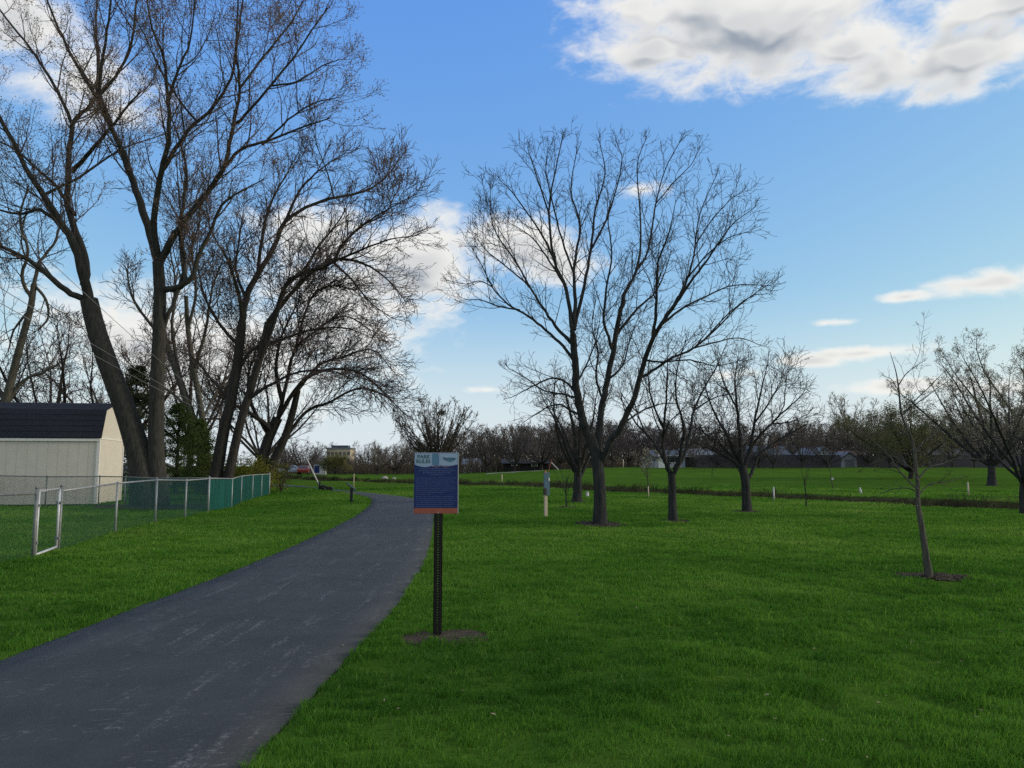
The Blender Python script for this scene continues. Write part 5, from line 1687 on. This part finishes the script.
# ------------------------------------------------------------------ sky, clouds and light
SUN_EL, SUN_AZ = 18.0, 88.0          # sun low on the right, azimuth measured clockwise from the view direction
SKY_K, CLOUD_K = 0.10, 1.0
def build_world():
    w = bpy.data.worlds.new('World'); SC.world = w; w.use_nodes = True
    nt = w.node_tree; N, Lk = nt.nodes, nt.links
    bg = N['Background']; bg.inputs['Strength'].default_value = SKY_K
    sky = N.new('ShaderNodeTexSky'); sky.sky_type = 'NISHITA'; sky.sun_disc = False
    sky.sun_elevation = math.radians(SUN_EL); sky.sun_rotation = math.radians(SUN_AZ)
    sky.air_density = 1.0; sky.dust_density = .3; sky.ozone_density = 3.0; sky.altitude = 0
    # cloud density in azimuth / elevation on the sky itself
    g = bpy.data.node_groups.new('cloud_density', 'ShaderNodeTree')
    g.interface.new_socket('Direction', in_out='INPUT', socket_type='NodeSocketVector')
    g.interface.new_socket('Shift', in_out='INPUT', socket_type='NodeSocketVector')
    g.interface.new_socket('Density', in_out='OUTPUT', socket_type='NodeSocketFloat')
    g.interface.new_socket('Soft', in_out='OUTPUT', socket_type='NodeSocketFloat')
    n, k = g.nodes, g.links
    gi, go = n.new('NodeGroupInput'), n.new('NodeGroupOutput')
    def math_(op, a, b=None, clamp=False):
        x = n.new('ShaderNodeMath'); x.operation = op; x.use_clamp = clamp
        for i, v in enumerate((a, b)):
            if v is None: continue
            if isinstance(v, (int, float)): x.inputs[i].default_value = v
            else: k.new(v, x.inputs[i])
        return x.outputs[0]
    sep = n.new('ShaderNodeSeparateXYZ'); k.new(gi.outputs['Direction'], sep.inputs[0])
    az = math_('ARCTAN2', sep.outputs['X'], sep.outputs['Y']); el = math_('ARCSINE', sep.outputs['Z'])
    cmb = n.new('ShaderNodeCombineXYZ'); k.new(az, cmb.inputs['X']); k.new(el, cmb.inputs['Y'])
    add = n.new('ShaderNodeVectorMath'); add.operation = 'ADD'
    k.new(cmb.outputs[0], add.inputs[0]); k.new(gi.outputs['Shift'], add.inputs[1])
    Q = add.outputs[0]
    def azel(px, py):
        d = ray(px, py).normalized(); return math.atan2(d.x, d.y), math.asin(d.z)
    field = None
    for cx, cy, rx, ry, wt in CLOUDS:
        a, e = azel(cx, cy); a2, _ = azel(cx + rx, cy); _, e2 = azel(cx, cy - ry)
        s = n.new('ShaderNodeVectorMath'); s.operation = 'SUBTRACT'; k.new(Q, s.inputs[0]); s.inputs[1].default_value = (a, e, 0)
        m = n.new('ShaderNodeVectorMath'); m.operation = 'MULTIPLY'; k.new(s.outputs[0], m.inputs[0]); m.inputs[1].default_value = (1 / (a2 - a), 1 / (e2 - e), 0)
        l = n.new('ShaderNodeVectorMath'); l.operation = 'LENGTH'; k.new(m.outputs[0], l.inputs[0])
        v = math_('SUBTRACT', 1.0, l.outputs['Value'])
        v = math_('MULTIPLY', v, wt)
        v = math_('MAXIMUM', v, -1.0)
        if field is None: field = v
        else:
            x = n.new('ShaderNodeMath'); x.operation = 'SMOOTH_MAX'; k.new(field, x.inputs[0]); k.new(v, x.inputs[1]); x.inputs[2].default_value = .22
            field = x.outputs[0]
    # unseen cloud added overhead and behind the viewer to brighten and whiten ground light
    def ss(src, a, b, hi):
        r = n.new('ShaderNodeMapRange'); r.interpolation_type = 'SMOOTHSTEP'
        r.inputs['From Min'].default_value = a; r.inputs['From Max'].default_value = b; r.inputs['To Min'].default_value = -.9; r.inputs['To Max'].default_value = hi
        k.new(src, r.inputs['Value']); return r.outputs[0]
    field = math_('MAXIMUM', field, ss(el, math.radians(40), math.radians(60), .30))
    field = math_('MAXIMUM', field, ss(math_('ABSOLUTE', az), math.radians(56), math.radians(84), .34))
    # billows: warped fractal noise, stretched toward the horizon
    mp = n.new('ShaderNodeMapping'); mp.inputs['Scale'].default_value = (1, 1.75, 1); k.new(Q, mp.inputs['Vector'])
    wn = n.new('ShaderNodeTexNoise'); wn.inputs['Scale'].default_value = 7; wn.inputs['Detail'].default_value = 3; k.new(mp.outputs[0], wn.inputs['Vector'])
    wsub = n.new('ShaderNodeVectorMath'); wsub.operation = 'MULTIPLY_ADD'; k.new(wn.outputs['Color'], wsub.inputs[0]); wsub.inputs[1].default_value = (.08, .08, 0); k.new(mp.outputs[0], wsub.inputs[2])
    f1 = n.new('ShaderNodeTexNoise'); f1.inputs['Scale'].default_value = 11; f1.inputs['Detail'].default_value = 9; f1.inputs['Roughness'].default_value = .58
    k.new(wsub.outputs[0], f1.inputs['Vector'])
    f2 = n.new('ShaderNodeTexNoise'); f2.inputs['Scale'].default_value = 34; f2.inputs['Detail'].default_value = 7; f2.inputs['Roughness'].default_value = .6
    k.new(wsub.outputs[0], f2.inputs['Vector'])
    nn = math_('ADD', math_('MULTIPLY', math_('SUBTRACT', f1.outputs['Fac'], .5), 2.6), math_('MULTIPLY', math_('SUBTRACT', f2.outputs['Fac'], .5), 1.05))
    dens = math_('ADD', field, math_('MULTIPLY', nn, .62))
    k.new(dens, go.inputs['Density'])
    f3 = n.new('ShaderNodeTexNoise'); f3.inputs['Scale'].default_value = 11; f3.inputs['Detail'].default_value = 2.2; f3.inputs['Roughness'].default_value = .5
    k.new(wsub.outputs[0], f3.inputs['Vector'])
    k.new(math_('ADD', field, math_('MULTIPLY', math_('SUBTRACT', f3.outputs['Fac'], .5), 1.7)), go.inputs['Soft'])

    tc = N.new('ShaderNodeTexCoord')
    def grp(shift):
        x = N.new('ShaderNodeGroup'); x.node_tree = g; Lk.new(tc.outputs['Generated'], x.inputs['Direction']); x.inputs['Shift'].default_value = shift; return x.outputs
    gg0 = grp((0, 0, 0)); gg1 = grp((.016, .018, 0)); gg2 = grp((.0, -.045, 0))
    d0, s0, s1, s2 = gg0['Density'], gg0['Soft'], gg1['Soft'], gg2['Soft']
    # = grp((.014, .014, 0)); d2 = grp((.0, -.040, 0))
    def mr(src, a, b, lo=0., hi=1.):
        r = N.new('ShaderNodeMapRange'); r.interpolation_type = 'SMOOTHSTEP'
        for nm, v in (('From Min', a), ('From Max', b), ('To Min', lo), ('To Max', hi)): r.inputs[nm].default_value = v
        Lk.new(src, r.inputs['Value']); return r.outputs[0]
    def wm(op, a, b):
        x = N.new('ShaderNodeMath'); x.operation = op
        for i, v in enumerate((a, b)):
            if isinstance(v, (int, float)): x.inputs[i].default_value = v
            else: Lk.new(v, x.inputs[i])
        return x.outputs[0]
    cover = mr(d0, -.08, .58)
    thick = mr(wm('ADD', wm('MULTIPLY', s0, .62), wm('MULTIPLY', d0, .38)), .18, .95)
    lit = mr(wm('SUBTRACT', s0, s1), -.14, .20)
    shade = wm('MULTIPLY', thick, wm('SUBTRACT', 1.0, wm('MULTIPLY', lit, .75)))
    under = wm('MULTIPLY', mr(wm('SUBTRACT', s0, s2), .0, .6), mr(s0, .35, .95))
    shade = wm('MINIMUM', 1.0, wm('ADD', wm('MULTIPLY', shade, .82), wm('MULTIPLY', under, .22)))
    mixc = N.new('ShaderNodeMix'); mixc.data_type = 'RGBA'
    mixc.inputs['A'].default_value = tuple(CLOUD_K / SKY_K * c for c in CLOUD_HI) + (1,)
    mixc.inputs['B'].default_value = tuple(CLOUD_K / SKY_K * c for c in CLOUD_LO) + (1,)
    Lk.new(shade, mixc.inputs['Factor'])
    mx = N.new('ShaderNodeMix'); mx.data_type = 'RGBA'
    # tone curve of the phone's picture on the sky, one power law per channel
    sp_ = N.new('ShaderNodeSeparateColor'); Lk.new(sky.outputs[0], sp_.inputs[0])
    cc_ = N.new('ShaderNodeCombineColor')
    for ch, (gm, kk) in enumerate(((.99, 1.62), (.657, 1.11), (.05, .735))):
        Lk.new(wm('MULTIPLY', wm('POWER', wm('MULTIPLY', sp_.outputs[ch], SKY_K), gm), kk / SKY_K), cc_.inputs[ch])
    # pale milky band along the horizon
    sx_ = N.new('ShaderNodeSeparateXYZ'); Lk.new(tc.outputs['Generated'], sx_.inputs[0])
    hz_ = N.new('ShaderNodeMix'); hz_.data_type = 'RGBA'
    Lk.new(mr(sx_.outputs['Z'], .0, .22, .88, 0.), hz_.inputs['Factor']); Lk.new(cc_.outputs[0], hz_.inputs['A'])
    hz_.inputs['B'].default_value = (.60 / SKY_K, .69 / SKY_K, .73 / SKY_K, 1)
    skc = hz_.outputs['Result']
    Lk.new(wm('MULTIPLY', cover, .94), mx.inputs['Factor']); Lk.new(skc, mx.inputs['A']); Lk.new(mixc.outputs['Result'], mx.inputs['B'])
    Lk.new(mx.outputs['Result'], bg.inputs['Color'])

CLOUD_HI, CLOUD_LO = (.84, .82, .77), (.29, .325, .37)
CLOUDS = [
    (760, 30, 190, 72, 1.0), (650, 48, 90, 44, .8), (690, 10, 150, 45, .9), (960, 62, 130, 42, .95), (1000, 0, 110, 30, .8), (880, 70, 90, 34, .8), (820, -60, 330, 70, .9), (850, 50, 90, 44, .8), (1120, 40, 120, 60, .9),
    (420, 262, 90, 56, 1.0), (345, 300, 110, 60, .8),
    (430, 255, 70, 46, .9), (520, 246, 84, 36, .9), (380, 282, 84, 44, .9), (320, 240, 90, 40, .7), (412, 306, 62, 18, .7), (560, 268, 52, 24, .7),
    (225, 350, 190, 64, .7), (120, 330, 130, 60, .6), (330, 330, 110, 50, .6),
    (80, 85, 78, 60, .75), (20, 20, 70, 50, .7),
    (985, 284, 72, 15, .85), (905, 297, 36, 8, .8), (1060, 276, 70, 26, .8),
    (862, 353, 96, 9, .8), (806, 361, 46, 8, .75), (900, 386, 96, 9, .7), (742, 374, 40, 8, .5), (1000, 388, 90, 9, .6),
    (636, 190, 26, 8, .36), (486, 390, 30, 4, .5), (840, 322, 34, 4, .45),
]
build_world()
sl = bpy.data.lights.new('sun', 'SUN'); sl.energy = 2.2; sl.angle = math.radians(20); sl.color = (1, .86, .66)
so = bpy.data.objects.new('sun', sl); C.objects.link(so)
_el, _az = math.radians(SUN_EL), math.radians(SUN_AZ)
_d = Vector((math.sin(_az) * math.cos(_el), math.cos(_az) * math.cos(_el), math.sin(_el)))
so.rotation_euler = _d.to_track_quat('Z', 'Y').to_euler(); so.location = _d * 50 + Vector((0, 0, 20))

SC.view_settings.view_transform = 'Standard'; SC.view_settings.look = 'None'
SC.view_settings.exposure = 0.2; SC.view_settings.gamma = 1.0; SC.view_settings.use_curve_mapping = False
SC.cycles.use_denoising = False
SC.cycles.max_bounces = 6; SC.cycles.diffuse_bounces = 3; SC.cycles.glossy_bounces = 2; SC.cycles.transmission_bounces = 3; SC.cycles.transparent_max_bounces = 6
